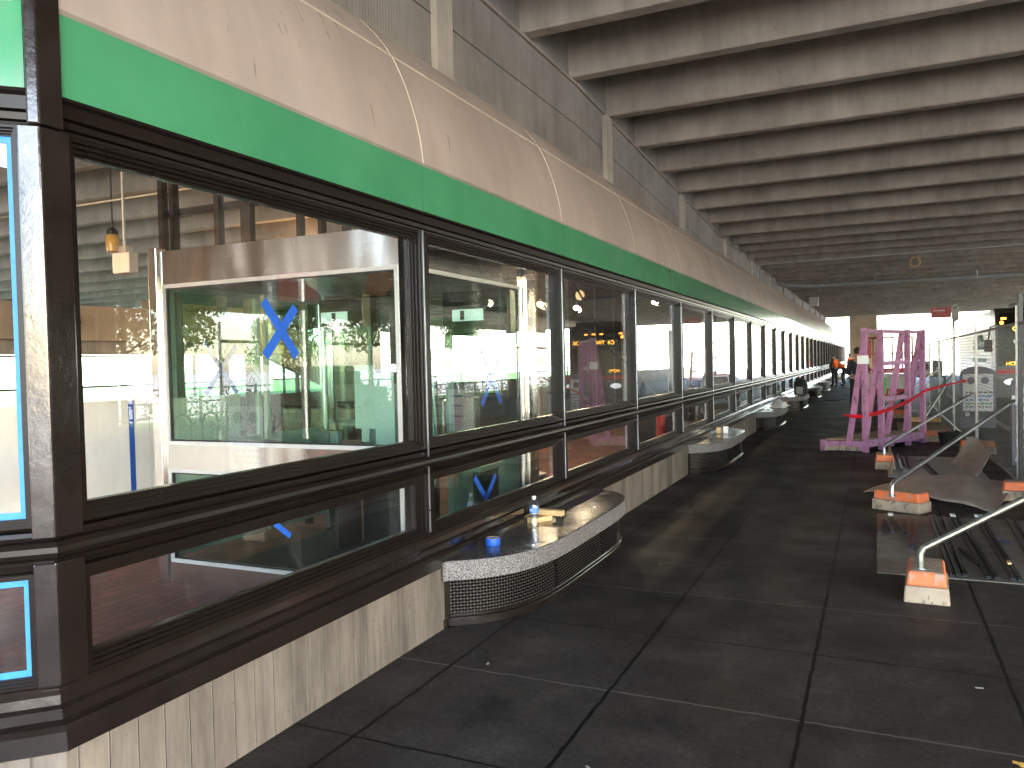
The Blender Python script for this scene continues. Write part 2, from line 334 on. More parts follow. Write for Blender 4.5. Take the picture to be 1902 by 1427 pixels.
# ------------------------------------------------------------------ builders
ORG = {}
def org(o): return ORG.get(o.name, Vector((0, 0, 0))) if o else Vector((0, 0, 0))
def tag(o, label=None, cat=None, group=None, kind=None):
    if label: o['label'] = label
    if cat: o['category'] = cat
    if group: o['group'] = group
    if kind: o['kind'] = kind
    return o
def thing(name, label, cat, loc=(0, 0, 0), group=None):
    o = bpy.data.objects.new(name, None); COL.objects.link(o); o.location = loc; o.empty_display_size = .2
    ORG[o.name] = Vector(loc); return tag(o, label, cat, group)
class MB:
    def __init__(s, T=None): s.v = []; s.f = []; s.T = T; s.mi = []; s.cur = 0
    def add(s, vs, fs):
        n = len(s.v)
        s.v += [s.T(*p) if s.T else tuple(p) for p in vs]
        s.f += [tuple(i + n for i in f) for f in fs]; s.mi += [s.cur] * len(fs)
        return s
    def box(s, x0, x1, y0, y1, z0, z1):
        return s.add([(x0, y0, z0), (x1, y0, z0), (x1, y1, z0), (x0, y1, z0), (x0, y0, z1), (x1, y0, z1), (x1, y1, z1), (x0, y1, z1)],
                     [(0, 3, 2, 1), (4, 5, 6, 7), (0, 1, 5, 4), (1, 2, 6, 5), (2, 3, 7, 6), (3, 0, 4, 7)])
    def bar(s, a, b, w, h=None, up=(0, 0, 1)):
        """rectangular bar from a to b, width w, height h"""
        h = h or w; a = Vector(a); b = Vector(b); d = (b - a).normalized(); u = Vector(up)
        if abs(d.dot(u)) > .98: u = Vector((0, 1, 0))
        r = d.cross(u).normalized(); u = r.cross(d)
        P = []
        for c in (a, b):
            for i, j in ((-1, -1), (1, -1), (1, 1), (-1, 1)): P.append(tuple(c + r * i * w / 2 + u * j * h / 2))
        return s.add(P, [(0, 1, 2, 3), (7, 6, 5, 4), (0, 4, 5, 1), (1, 5, 6, 2), (2, 6, 7, 3), (3, 7, 4, 0)])
    def tube(s, pts, r, n=8, cap=True):
        pts = [Vector(p) for p in pts]; vs = []; fs = []
        rs = r if isinstance(r, (list, tuple)) else [r] * len(pts)
        prev = None
        for i, p in enumerate(pts):
            d = (pts[min(i + 1, len(pts) - 1)] - pts[max(i - 1, 0)]).normalized()
            if prev is None:
                u = Vector((0, 0, 1)) if abs(d.z) < .9 else Vector((1, 0, 0)); e = d.cross(u).normalized()
            else: e = (prev - d * prev.dot(d)).normalized()
            prev = e; g = d.cross(e)
            for k in range(n):
                t = 2 * pi * k / n; vs.append(tuple(p + (e * cos(t) + g * sin(t)) * rs[i]))
        for i in range(len(pts) - 1):
            for k in range(n):
                a = i * n + k; b = i * n + (k + 1) % n; fs.append((a, a + n, b + n, b))
        if cap: fs.append(tuple(range(n))); fs.append(tuple(reversed(range((len(pts) - 1) * n, len(pts) * n))))
        return s.add(vs, fs)
    def prism(s, poly, z0, z1):
        n = len(poly); vs = [(x, y, z0) for x, y in poly] + [(x, y, z1) for x, y in poly]
        return s.add(vs, [tuple(reversed(range(n))), tuple(range(n, 2 * n))] + [(i, (i + 1) % n, n + (i + 1) % n, n + i) for i in range(n)])
    def sweepy(s, prof, y0, y1, closed=True):
        """profile list of (x,z) extruded along y"""
        n = len(prof); vs = [(x, y0, z) for x, z in prof] + [(x, y1, z) for x, z in prof]
        fs = [(i, (i + 1) % n, n + (i + 1) % n, n + i) for i in range(n if closed else n - 1)]
        if closed: fs += [tuple(reversed(range(n))), tuple(range(n, 2 * n))]
        return s.add(vs, fs)
    def lathe(s, prof, c=(0, 0, 0), n=20, axis='z'):
        vs = []; fs = []
        for r, z in prof:
            for k in range(n):
                t = 2 * pi * k / n
                p = (r * cos(t), r * sin(t), z) if axis == 'z' else ((z, r * cos(t), r * sin(t)) if axis == 'x' else (r * cos(t), z, r * sin(t)))
                vs.append((c[0] + p[0], c[1] + p[1], c[2] + p[2]))
        for i in range(len(prof) - 1):
            for k in range(n): fs.append((i * n + k, i * n + (k + 1) % n, (i + 1) * n + (k + 1) % n, (i + 1) * n + k))
        fs.append(tuple(reversed(range(n)))); fs.append(tuple(range((len(prof) - 1) * n, len(prof) * n)))
        return s.add(vs, fs)
    def sphere(s, c, r, n=12, sz=1.0):
        return s.lathe([(max(.0005, r * sin(pi * i / 8)), -r * sz * cos(pi * i / 8)) for i in range(9)], c, n)
    def build(s, name, mat, parent=None, bev=0, smooth=False, local=False):
        me = bpy.data.meshes.new(name)
        o3 = Vector((0, 0, 0)) if local else org(parent)
        me.from_pydata([(x - o3.x, y - o3.y, z - o3.z) for x, y, z in s.v], [], s.f)
        mats = mat if isinstance(mat, (list, tuple)) else [mat]
        for mm in mats: me.materials.append(M[mm] if isinstance(mm, str) else mm)
        if len(mats) > 1: me.polygons.foreach_set('material_index', s.mi)
        bm = bmesh.new(); bm.from_mesh(me); bmesh.ops.recalc_face_normals(bm, faces=bm.faces); bm.to_mesh(me); bm.free()
        if smooth:
            me.polygons.foreach_set('use_smooth', [True] * len(me.polygons))
            me.set_sharp_from_angle(angle=R(40))
        o = bpy.data.objects.new(name, me); COL.objects.link(o); o.parent = parent
        if parent: ORG[o.name] = o3
        if bev:
            b = o.modifiers.new('bevel', 'BEVEL'); b.width = bev; b.segments = 2; b.limit_method = 'ANGLE'; b.harden_normals = False
        return o
def copy_tree(o, parent=None, loc=None, rz=None, label=None, group=None):
    c = o.copy(); COL.objects.link(c); c.parent = parent
    if loc is not None: c.location = loc
    if rz is not None: c.rotation_euler = (0, 0, rz)
    if label: c['label'] = label
    if group: c['group'] = group
    for ch in o.children: copy_tree(ch, c)
    return c
def text(name, s, size, mat, parent, loc, rot, depth=.002, align='CENTER'):
    cu = bpy.data.curves.new(name, 'FONT'); cu.body = s; cu.size = size; cu.extrude = depth; cu.align_x = align; cu.align_y = 'CENTER'
    t = bpy.data.objects.new('tmp', cu); COL.objects.link(t)
    dg = bpy.context.evaluated_depsgraph_get(); me = bpy.data.meshes.new_from_object(t.evaluated_get(dg))
    bpy.data.objects.remove(t); bpy.data.curves.remove(cu)
    me.materials.clear(); me.materials.append(M[mat]); me.name = name
    o = bpy.data.objects.new(name, me); COL.objects.link(o); o.parent = parent
    o.location = Vector(loc) - org(parent); o.rotation_euler = rot; return o
FRONT = (pi / 2, 0, 0)      # faces -Y (towards the camera)
def spline(P, k=6):
    out = []; n = len(P)
    for i in range(n - 1):
        p0, p1, p2, p3 = [Vector(P[max(0, min(n - 1, j))]) for j in (i - 1, i, i + 1, i + 2)]
        for s in range(k):
            t = s / k
            out.append(.5 * ((2 * p1) + (p2 - p0) * t + (2 * p0 - 5 * p1 + 4 * p2 - p3) * t * t + (3 * p1 - p0 - 3 * p2 + p3) * t ** 3))
    out.append(Vector(P[-1])); return out
def offset(P, d):
    out = []
    for i, p in enumerate(P):
        a = P[max(0, i - 1)]; b = P[min(len(P) - 1, i + 1)]; t = (Vector(b) - Vector(a)).normalized()
        out.append((p[0] - t.y * d, p[1] + t.x * d))
    return out

# ------------------------------------------------------------------ the ground
def struct(name, mb, mat): return tag(mb.build(name, mat), kind='structure')
struct('ground', MB().box(-400, 400, -300, 500, -.5, -.16), 'ground')
struct('roadway', MB().box(2.6, 13.2, -8.5, 67, -.3, -.13), 'asphalt')
struct('pavement', MB().box(-2.56, 2.42, -8, 67, -.3, 0), 'paving')
struct('pale_bounce', MB().box(-40, 40, -45, -8.6, -.3, -.02), 'pale_bounce')  # added pale ground behind the camera, bouncing light onto the rib sides
struct('kerb', MB().box(2.425, 2.6, -8, 67, -.3, -.004), 'kerb')
struct('interior_floor', MB().box(-15.5, -2.565, -12, 74.5, -.3, .002), 'brick')
struct('grass_verge', MB().box(13.4, 16.5, -8.5, 67, -.3, -.02), 'grass')
struct('far_kerb', MB().box(13.2, 13.395, -8.5, 67, -.3, .0), 'kerb')
struct('added_grass_bank', MB().box(-90, -33, -60, 140, -.3, -.03), 'grass')  # added dark ground beyond the hall, cutting bounce onto its ceiling
struct('far_bounce_ground', MB().box(-2.56, 40, 67.1, 130, -.3, -.02), 'pale_bounce')  # added pale ground past the deck, bouncing light under its far end

# ------------------------------------------------------------------ overhead deck
ZP = [(-60, 5.06), (9.3, 5.06), (19.4, 4.53), (30, 4.42), (45, 4.44), (100, 4.46)]
def zc(y):
    for (a, za), (b, zb) in zip(ZP, ZP[1:]):
        if y <= b: return za + (zb - za) * (y - a) / (b - a)
    return ZP[-1][1]
DX0, DX1, DY0, DY1 = -32, 20.0, -6.6, 64.0
deck = thing('overhead_deck', 'grey concrete deck on closely spaced ribs roofing the whole walkway', 'deck', (0, 0, 5))
sb = MB(); ys = [DY0] + [9.3, 14.3, 19.4, 24, 30, 45] + [DY1]
for a, b in zip(ys, ys[1:]):
    za, zb = zc(a) + .72, zc(b) + .72
    sb.add([(DX0, a, za), (DX1, a, za), (DX1, b, zb), (DX0, b, zb), (DX0, a, za + .3), (DX1, a, za + .3), (DX1, b, zb + .3), (DX0, b, zb + .3)],
           [(0, 3, 2, 1), (4, 5, 6, 7), (1, 2, 6, 5), (3, 0, 4, 7)] + ([(0, 1, 5, 4)] if a == DY0 else []) + ([(2, 3, 7, 6)] if b == DY1 else []))
sb.build('slab', 'deck', deck)
k = -15
while 9.29 + 1.45 * k < DY1 - .5:
    y = 9.29 + 1.45 * k; k += 1
    if y < DY0 + .2: continue
    z = zc(y); mb = MB()
    pr = [(y, z), (y - .17, z), (y - .185, z + .02), (y - .235, z + .68), (y - .28, z + .74), (y + .06, z + .74), (y + .035, z + .68), (y + .01, z + .02)]
    n = len(pr); vs = [(DX0 + .05, a, b) for a, b in pr] + [(DX1 - .05, a, b) for a, b in pr]
    mb.add(vs, [tuple(range(n)), tuple(reversed(range(n, 2 * n)))] + [(i, (i + 1) % n, n + (i + 1) % n, n + i) for i in range(n)])
    mb.build('beam', 'deck', deck)
MB().box(DX1, DX1 + .3, DY0, DY1, 4.1, 6.3).build('edge_beam', 'deck', deck)
MB().box(DX0 - .3, DX0, DY0, DY1, 4.1, 6.3).build('edge_beam', 'deck', deck)
# cross girders carried by the columns, parallel to the station
for i, gx0 in enumerate((12.2,)):
    MB().box(gx0, gx0 + .6, DY0, DY1, 4.2, 5.0).build('girder', 'deck', deck)
# ------------------------------------------------------------------ station building
BASE = -2.45; MOD = 2.285; Y0 = 1.81; NM = 32; YEND = Y0 + MOD * NM
stn = thing('station_building', 'long low station front of dark framed windows under green band and pinkish curved canopy', 'building', (-2.45, Y0, 0))
def T_main(s, o, z): return (BASE + o, s, z)
q = math.sqrt(.5); OC = (BASE, 1.70)
def T_turn(s, o, z):   # s runs back from the corner, o outward
    return (OC[0] - q * s + q * o, OC[1] - q * s - q * o, z)
def sweep(mb, prof, s0, s1, mit0=0, mit1=0):
    n = len(prof)
    vs = [(s0 + mit0 * o, o, z) for o, z in prof] + [(s1 + mit1 * o, o, z) for o, z in prof]
    mb.add(vs, [(i, (i + 1) % n, n + (i + 1) % n, n + i) for i in range(n)] + [tuple(reversed(range(n))), tuple(range(n, 2 * n))]); return mb
t8 = math.tan(pi / 8)
WALLP = [(-.12, 0), (.05, 0), (.05, .376), (-.12, .376)]
SILL = [(-.11, .575), (-.015, .57), (.0, .545), (.004, .515), (.02, .505), (.022, .472), (.05, .462), (.062, .445), (.066, .382), (.058, .377), (-.11, .377)]
HEAD = [(-.11, 2.405), (-.05, 2.405), (-.045, 2.425), (-.03, 2.43), (-.028, 2.452), (-.008, 2.458), (-.006, 2.50), (.006, 2.51), (.004, 2.522), (-.11, 2.522)]
RAIL = [(-.11, .952), (-.04, .952), (-.035, .972), (-.012, .978), (-.01, .992), (.012, .995), (.028, 1.006), (.036, 1.022), (.034, 1.04), (.022, 1.055), (.0, 1.06), (-.008, 1.07), (-.012, 1.084), (-.04, 1.09), (-.045, 1.10), (-.11, 1.10)]
TL = 2.6
for nm, pf, mt in (('base_wall', WALLP, 'wall'), ('sill', SILL, 'frame'), ('transom_rail', RAIL, 'frame_smooth'), ('head_rail', HEAD, 'frame_smooth')):
    sweep(MB(T_main), pf, 1.70, YEND, -t8, 0).build(nm, mt, stn)
    sweep(MB(T_turn), pf, 0, TL, -t8, 0).build(nm, mt, stn)
# corner post (octagonal, lumpy gloss paint)
def c2(s, o, T): p = T(s, o, 0); return (p[0], p[1])
cp = MB()
poly = [c2(.062, -.10, T_turn), c2(.062, .012, T_turn), c2(-t8 * .012, .012, T_turn), (BASE + .012, 1.80), (BASE - .10, 1.80)]
cp.prism(poly, .577, .985); cp.prism(poly, 1.064, 2.405)
poly2 = [c2(.03, -.10, T_turn), c2(.03, .02, T_turn), c2(-t8 * .02, .02, T_turn), (BASE + .02, 1.775), (BASE - .10, 1.775)]
cp.prism(poly2, 2.406, 2.93)
cp.build('corner_post', 'frame', stn, bev=.006)

def ring(mb, s0, s1, z0, z1, w, of, ob):
    mb.box(s0, s0 + w, ob, of, z0, z1) if False else None
    for (a, b, c, d) in ((s0, s0 + w, z0, z1), (s1 - w, s1, z0, z1), (s0 + w, s1 - w, z0, z0 + w), (s0 + w, s1 - w, z1 - w, z1)):
        mb.add([(a, ob, c), (b, ob, c), (b, of, c), (a, of, c), (a, ob, d), (b, ob, d), (b, of, d), (a, of, d)],
               [(0, 1, 2, 3), (4, 7, 6, 5), (0, 4, 5, 1), (1, 5, 6, 2), (2, 6, 7, 3), (3, 7, 4, 0)])
def window(T, s0, s1, name='window', tape=False, k=1.0):
    mb = MB(T)
    for z0, z1 in ((.577, .950), (1.102, 2.403)):
        a, b = s0, s1
        for w, of in ((.018 * k, -.004), (.014 * k, -.018), (.014 * k, -.034), (.010 * k, -.046)):
            ring(mb, a, b, z0, z1, w, of, -.085); a += w; b -= w; z0 += w; z1 -= w
    f = mb.build(name, 'frame_smooth', stn)
    for z0, z1 in ((.577, .950), (1.102, 2.403)):
        e = .055 * k
        g = MB(T); a, b, z0, z1 = s0 + e, s1 - e, z0 + e, z1 - e
        g.add([(a, -.064, z0), (b, -.064, z0), (b, -.058, z0), (a, -.058, z0), (a, -.064, z1), (b, -.064, z1), (b, -.058, z1), (a, -.058, z1)],
              [(0, 1, 2, 3), (4, 7, 6, 5), (0, 4, 5, 1), (1, 5, 6, 2), (2, 6, 7, 3), (3, 7, 4, 0)])
        g.build('pane', 'glass', f)
        if tape:
            t = MB(T)
            for (c, d, p, r_) in ((a, a + .016, z0, z1), (b - .018, b, z0, z1), (a + .0165, b - .0185, z0, z0 + .022), (a + .0165, b - .0185, z1 - .022, z1)):
                t.add([(c, -.0575, p), (d, -.0575, p), (d, -.0565, p), (c, -.0565, p), (c, -.0575, r_), (d, -.0575, r_), (d, -.0565, r_), (c, -.0565, r_)],
                      [(0, 1, 2, 3), (4, 7, 6, 5), (0, 4, 5, 1), (1, 5, 6, 2), (2, 6, 7, 3), (3, 7, 4, 0)])
            t.build('masking_tape', 'ltape', f)
    return f
window(T_turn, .063, 2.3, tape=True, k=.45)['label'] = 'turned end window edged with light blue masking tape'
w0 = window(T_main, 1.802, Y0 + MOD - .036)
w1 = window(T_main, Y0 + MOD + .036, Y0 + 2 * MOD - .036)
ml = MB(); ml.box(BASE - .10, BASE + .004, Y0 + MOD - .035, Y0 + MOD + .035, .577, .951); ml.box(BASE - .10, BASE + .004, Y0 + MOD - .035, Y0 + MOD + .035, 1.101, 2.404)
m0 = ml.build('mullion', 'frame_smooth', stn, bev=.004)
for i in range(2, NM):
    copy_tree(w1, stn, (0, MOD * (i - 1), 0)); 
MB().box(BASE + .0045, BASE + .011, Y0 + MOD - .030, Y0 + MOD - .022, .60, 2.404).build('edge_bead', 'galv', m0)
sc = MB()
for z in (.66, .86, 1.2, 1.55, 1.95, 2.32):
    sc.lathe([(.0005, -.002), (.004, -.0015), (.004, 0)], (BASE - .022, Y0 + MOD - .0365, z), 8, 'y')
sc.build('screws', 'alu', m0)
for i in range(2, NM + 1):
    copy_tree(m0, stn, (0, MOD * (i - 1), 0))
# green band panels
GR = [(-.10, 2.524), (.0, 2.524), (.0, 2.806), (-.10, 2.806)]
def green(T, s0, s1): return sweep(MB(T), GR, s0, s1).build('green_panel', 'green', stn)
green(T_turn, .035, TL); green(T_main, 1.782, Y0 + MOD - .003); g1 = green(T_main, Y0 + MOD + .003, Y0 + 2 * MOD - .003)
for i in range(2, NM): copy_tree(g1, stn, (0, MOD * (i - 1), 0))
# canopy shells: vertical lip, quarter-curve, crease, then a shallower top
CAN = [(.012, 2.808), (.004, 2.87), (-.006, 2.95), (-.030, 3.06), (-.062, 3.17), (-.10, 3.28), (-.142, 3.38), (-.190, 3.475), (-.24, 3.55), (-.31, 3.635), (-.40, 3.73), (-.52, 3.81), (-.70, 3.88), (-.905, 3.91)]
CANP = CAN + [(x - .03, z - .03) for x, z in reversed(CAN)]
def canopy(T, s0, s1):
    o = sweep(MB(T), CANP, s0, s1).build('canopy_panel', 'canopy', stn, smooth=True)
    sm = MB(T)   # seam and crease beads
    for i in range(len(CAN) - 1):
        (xa, za), (xb, zb) = CAN[i], CAN[i + 1]
        sm.add([(s1 - .0035, xa + .003, za), (s1 + .0035, xa + .003, za), (s1 + .0035, xb + .003, zb + .002), (s1 - .0035, xb + .003, zb + .002),
                (s1 - .0035, xa - .01, za), (s1 + .0035, xa - .01, za), (s1 + .0035, xb - .01, zb), (s1 - .0035, xb - .01, zb)],
               [(0, 1, 2, 3), (4, 7, 6, 5), (0, 4, 5, 1), (1, 5, 6, 2), (2, 6, 7, 3), (3, 7, 4, 0)])
    cx, cz = CAN[7]
    sm.add([(s0 + .006, cx + .004, cz - .004), (s1 - .006, cx + .004, cz - .004), (s1 - .006, cx, cz + .008), (s0 + .006, cx, cz + .008), (s0 + .006, cx - .01, cz - .004), (s1 - .006, cx - .01, cz - .004)],
           [(0, 1, 2, 3), (0, 4, 5, 1), (2, 5, 4, 3)])
    sm.build('seam', 'seam', o); return o
canopy(T_turn, .06, TL); canopy(T_main, 1.72, Y0 + MOD - .004); c1 = canopy(T_main, Y0 + MOD + .004, Y0 + 2 * MOD - .004)
for i in range(2, NM): copy_tree(c1, stn, (0, MOD * (i - 1), 0))
# ribbed clerestory wall above the canopy, with pilasters
XC = -3.35
cl = MB(); ys = [-12, 9.3, 14.3, 19.4, 24, 30, 45, 63.5]
for a, b in zip(ys, ys[1:]):
    za, zb = zc(a) + .73, zc(b) + .73
    cl.add([(XC - .2, a, 3.6), (XC, a, 3.6), (XC, b, 3.6), (XC - .2, b, 3.6), (XC - .2, a, za), (XC, a, za), (XC, b, zb), (XC - .2, b, zb)],
           [(0, 3, 2, 1), (4, 5, 6, 7), (1, 2, 6, 5), (3, 0, 4, 7)])
cl.build('clerestory_wall', 'ribbed', stn)
lg = MB()
for a, b in zip(ys, ys[1:]):
    za, zb = zc(a), zc(b)
    lg.add([(XC, a, za - .035), (XC + .035, a, za - .035), (XC + .035, b, zb - .035), (XC, b, zb - .035), (XC, a, za - .004), (XC + .035, a, za - .004), (XC + .035, b, zb - .004), (XC, b, zb - .004)],
           [(0, 3, 2, 1), (4, 5, 6, 7), (1, 2, 6, 5), (3, 0, 4, 7)])
lg.build('bearing_ledge', 'deck', stn)
yb = MB()
for a, b in zip(ys, ys[1:]):
    for zz in (zc, ):
        dz = -.52
        yb.add([(XC, a, zz(a) + dz), (XC + .006, a, zz(a) + dz), (XC + .006, b, zz(b) + dz), (XC, b, zz(b) + dz), (XC, a, zz(a) + dz + .006), (XC + .006, a, zz(a) + dz + .006), (XC + .006, b, zz(b) + dz + .006), (XC, b, zz(b) + dz + .006)],
               [(0, 3, 2, 1), (4, 5, 6, 7), (1, 2, 6, 5)])
yb.build('panel_joint', 'black', stn)
y = 5.80 - 4.57 * 3
while y < 62:
    MB().box(XC - .01, XC + .06, y, y + .27, 3.62, zc(y + .27) - .04).build('pilaster', 'pilaster', stn); y += 4.57
MB().box(-5.5, -2.45, YEND + .01, YEND + .2, 0, 3.6).build('end_wall', 'wall', stn)
# interior back wall line: low wall and posts on the open far side
MB().box(-15.4, -15.2, -12, 74, .003, .9).build('low_back_wall', 'wall', stn)

# ------------------------------------------------------------------ benches along the wall
BO = [(-2.384, 4.10), (-2.36, 4.145), (-2.193, 4.275), (-2.06, 4.45), (-1.975, 4.70), (-1.94, 5.05), (-1.935, 5.6), (-1.935, 6.1), (-1.96, 6.45), (-2.03, 6.70), (-2.15, 6.87), (-2.30, 6.98), (-2.384, 7.02)]
bp = [(p.x, p.y - 4.10) for p in spline([Vector((a, b)) for a, b in BO], 4)]
def bench():
    t = thing('granite_bench', 'nearest granite bench, holding the water bottle and tape roll', 'bench', (0, 4.10, 0), 'granite topped benches along the station wall')
    a = MB(); a.prism(bp, .293, .409); a.build('granite_edge', 'granite', t, bev=.006, local=True)
    b = MB(); ins = offset(bp, .004); ins[0] = (-2.384, ins[0][1] + .0); ins[-1] = (-2.384, ins[-1][1]); b.prism(ins, .4095, .4125); b.build('polished_top', 'granite_top', t, local=True)
    ip = offset(bp, .055); ip[0] = (-2.384, .075); ip[-1] = (-2.384, ip[-1][1] - .04)
    bk = offset(bp, .075); bk[0] = (-2.384, .10); bk[-1] = (-2.384, bk[-1][1] - .06)
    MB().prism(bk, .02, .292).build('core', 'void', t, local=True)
    # woven wire: real strips along and up the curved face
    L = [0]
    for u, v in zip(ip, ip[1:]): L.append(L[-1] + (Vector(v) - Vector(u)).length)
    def at(d):
        for i in range(len(L) - 1):
            if d <= L[i + 1]:
                f = (d - L[i]) / (L[i + 1] - L[i]); return (Vector(ip[i]) * (1 - f) + Vector(ip[i + 1]) * f), (Vector(ip[i + 1]) - Vector(ip[i])).normalized()
        return Vector(ip[-1]), (Vector(ip[-1]) - Vector(ip[-2])).normalized()
    wm = MB(); d = .02; i = 0
    while d < L[-1] - .02:
        p, tt = at(d); nrm = Vector((tt.y, -tt.x)); o1 = p + nrm * .002
        for j, zz in enumerate(range(11)):
            z0 = .075 + j * .0196; off = .0025 if (i + j) % 2 else -.001
            pa = o1 + nrm * off - tt * .0036; pb = o1 + nrm * off + tt * .0036
            wm.add([(pa.x, pa.y, z0), (pb.x, pb.y, z0), (pb.x, pb.y, z0 + (.015 if (i + j) % 2 else .004)), (pa.x, pa.y, z0 + (.015 if (i + j) % 2 else .004))], [(0, 1, 2, 3)])
        d += .0205; i += 1
    for j in range(11):
        z0 = .080 + j * .0196
        for u, v in zip(ip, ip[1:]):
            wm.add([(u[0], u[1], z0), (v[0], v[1], z0), (v[0], v[1], z0 + .004), (u[0], u[1], z0 + .004)], [(0, 1, 2, 3)])
    wm.build('wire_mesh', 'wire', t, local=True)
    for d in (.02, L[-1] * .33, L[-1] * .62, L[-1] - .03):
        p, tt = at(d); n = Vector((tt.y, -tt.x)); st = MB()
        c = [p - tt * .018 - n * .01, p + tt * .018 - n * .01, p + tt * .018 + n * .008, p - tt * .018 + n * .008]
        st.prism([(x.x, x.y) for x in c], .07, .292); st.build('stile', 'frame_smooth', t, local=True)
    p1 = offset(bp, .03); p1[0] = (-2.384, .04); p1[-1] = (-2.384, p1[-1][1] - .02)
    p2 = offset(bp, .042); p2[0] = (-2.384, .055); p2[-1] = (-2.384, p2[-1][1] - .03)
    k = MB(); k.prism(p1, .001, .055); k.prism(p2, .0555, .074); k.build('plinth', 'frame', t, bev=.004, local=True)
    return t
b0 = bench()
BL = ['second granite bench from the camera, one small box on its back edge', 'third granite bench, shiny plastic wrap heaped on it', 'fourth granite bench, black backpack standing on it',
      'fifth granite bench, just beyond the backpack', 'sixth granite bench, white light on its corner', 'seventh granite bench, beside the two bending workers', 'eighth granite bench, behind the bending workers', 'farthest granite bench, by the standing worker']
for i, l in enumerate(BL): copy_tree(b0, None, (0, 4.10 + 6.855 * (i + 1), 0), label=l)

# things on the benches
TZ = .4127
t = thing('tape_roll', 'blue masking tape roll standing on the nearest bench', 'tape roll', (-2.30, 4.62, TZ))
MB().lathe([(.030, 0), (.046, 0), (.048, .003), (.048, .045), (.046, .048), (.040, .048), (.030, .048)], (-2.30, 4.62, TZ), 32).build('tape', 'tape', t, smooth=True)
MB().lathe([(.0295, .001), (.0395, .0485), (.0300, .0495), (.0295, .047)], (-2.30, 4.62, TZ), 24).build('core', 'wood', t, smooth=True)
t = thing('water_bottle', 'clear plastic water bottle with blue label on the nearest bench', 'bottle', (-2.256, 5.215, TZ))
c = (-2.256, 5.215, TZ)
MB().lathe([(.026, 0), (.033, .004), (.034, .03), (.031, .05), (.034, .062), (.030, .085), (.034, .10), (.034, .155), (.030, .175), (.014, .198), (.012, .203), (.012, .213)], c, 24).build('bottle_body', 'clear', t, smooth=True)
MB().lathe([(.0345, .108), (.0348, .109), (.0348, .150), (.0345, .151)], c, 24).build('label_band', 'blueprint', t, smooth=True)
wb = MB(); 
for a in range(-4, 4): 
    for (z0, z1) in ((.122, .138),):
        a0 = -2.0 + a * .14; a1 = a0 + .09
        wb.add([(c[0] + .0353 * cos(a0), c[1] + .0353 * sin(a0), TZ + z0), (c[0] + .0353 * cos(a1), c[1] + .0353 * sin(a1), TZ + z0), (c[0] + .0353 * cos(a1), c[1] + .0353 * sin(a1), TZ + z1), (c[0] + .0353 * cos(a0), c[1] + .0353 * sin(a0), TZ + z1)], [(0, 1, 2, 3)])
wb.build('label_print', 'paper', t)
MB().lathe([(.0145, .209), (.0150, .211), (.0150, .226), (.0135, .228)], c, 20).build('cap', 'offwhite', t, smooth=True)
def obox(c, dx, dy, dz, rz, name, mat, label, cat, bev=.003, group=None, mats=None):
    mb = MB(); 
    ux = Vector((cos(rz), sin(rz), 0)) * dx / 2; uy = Vector((-sin(rz), cos(rz), 0)) * dy / 2; c = Vector(c)
    P = [c + ux * i + uy * j + Vector((0, 0, k)) for k in (0, dz) for i, j in ((-1, -1), (1, -1), (1, 1), (-1, 1))]
    mb.add([tuple(p) for p in P], [(0, 3, 2, 1), (4, 5, 6, 7), (0, 1, 5, 4), (1, 2, 6, 5), (2, 3, 7, 6), (3, 0, 4, 7)])
    o = mb.build(name, mat, None, bev=bev); return tag(o, label, cat, group)
obox((-2.30, 5.42, TZ), .20, .055, .038, R(62), 'timber_offcut', 'wood', 'lower timber offcut with splintered white end, on the nearest bench', 'wood')
obox((-2.27, 5.50, TZ + .0395), .26, .055, .040, R(-4), 'timber_offcut', 'wood', 'upper pale timber offcut laid across another behind the bottle', 'wood')
obox((-2.04, 4.69, TZ), .018, .012, .006, .5, 'paint_chip', 'paper', 'white paint chip lying near the front of the nearest bench', 'debris', .001)
obox((-2.1, 6.1, TZ), .02, .01, .006, .2, 'paint_chip', 'paper', 'white paint chip near the far end of the nearest bench', 'debris', .001)
t = thing('small_box', 'small orange and white box on the second bench', 'box', (-2.30, 13.0, TZ))
MB().box(-2.33, -2.27, 12.8, 12.88, TZ, TZ + .09).build('orange_side', 'wood', t); MB().box(-2.24, -2.17, 12.9, 12.98, TZ, TZ + .10).build('white_side', 'paper', t)
def crumple(c, sx, sy, sz, name, mat, label, cat, seed=1):
    random.seed(seed); mb = MB(); n = 9; vs = []
    for j in range(n):
        for i in range(n):
            u, v = i / (n - 1) - .5, j / (n - 1) - .5; e = max(0, 1 - (u * u + v * v) * 3.6)
            vs.append((c[0] + u * sx + random.uniform(-.02, .02), c[1] + v * sy + random.uniform(-.02, .02), c[2] + .002 + e * sz * random.uniform(.2, 1)))
    mb.add(vs, [(j * n + i, j * n + i + 1, (j + 1) * n + i + 1, (j + 1) * n + i) for j in range(n - 1) for i in range(n - 1)])
    o = mb.build(name, mat); s = o.modifiers.new('th', 'SOLIDIFY'); s.thickness = .002; return tag(o, label, cat)
crumple((-2.12, 20.0, TZ), .34, 1.2, .22, 'plastic_wrap', 'paper', 'crumpled shiny white plastic wrap heaped on the third bench', 'plastic')
# backpack on the fourth bench
t = thing('backpack', 'black backpack standing upright on the fourth bench', 'bag', (-2.1, 25.6, TZ))
MB().lathe([(.02, 0), (.17, .01), (.20, .08), (.20, .34), (.17, .45), (.10, .50), (.02, .52)], (-2.1, 25.6, TZ), 16).build('bag_body', 'dark', t, smooth=True)
MB().box(-2.22, -2.02, 25.36, 25.42, TZ + .05, TZ + .28).build('front_pocket', 'grey', t, bev=.02)
MB().tube([(-2.15, 25.5, TZ + .48), (-2.12, 25.48, TZ + .56), (-2.05, 25.5, TZ + .48)], .012).build('top_handle', 'dark', t)

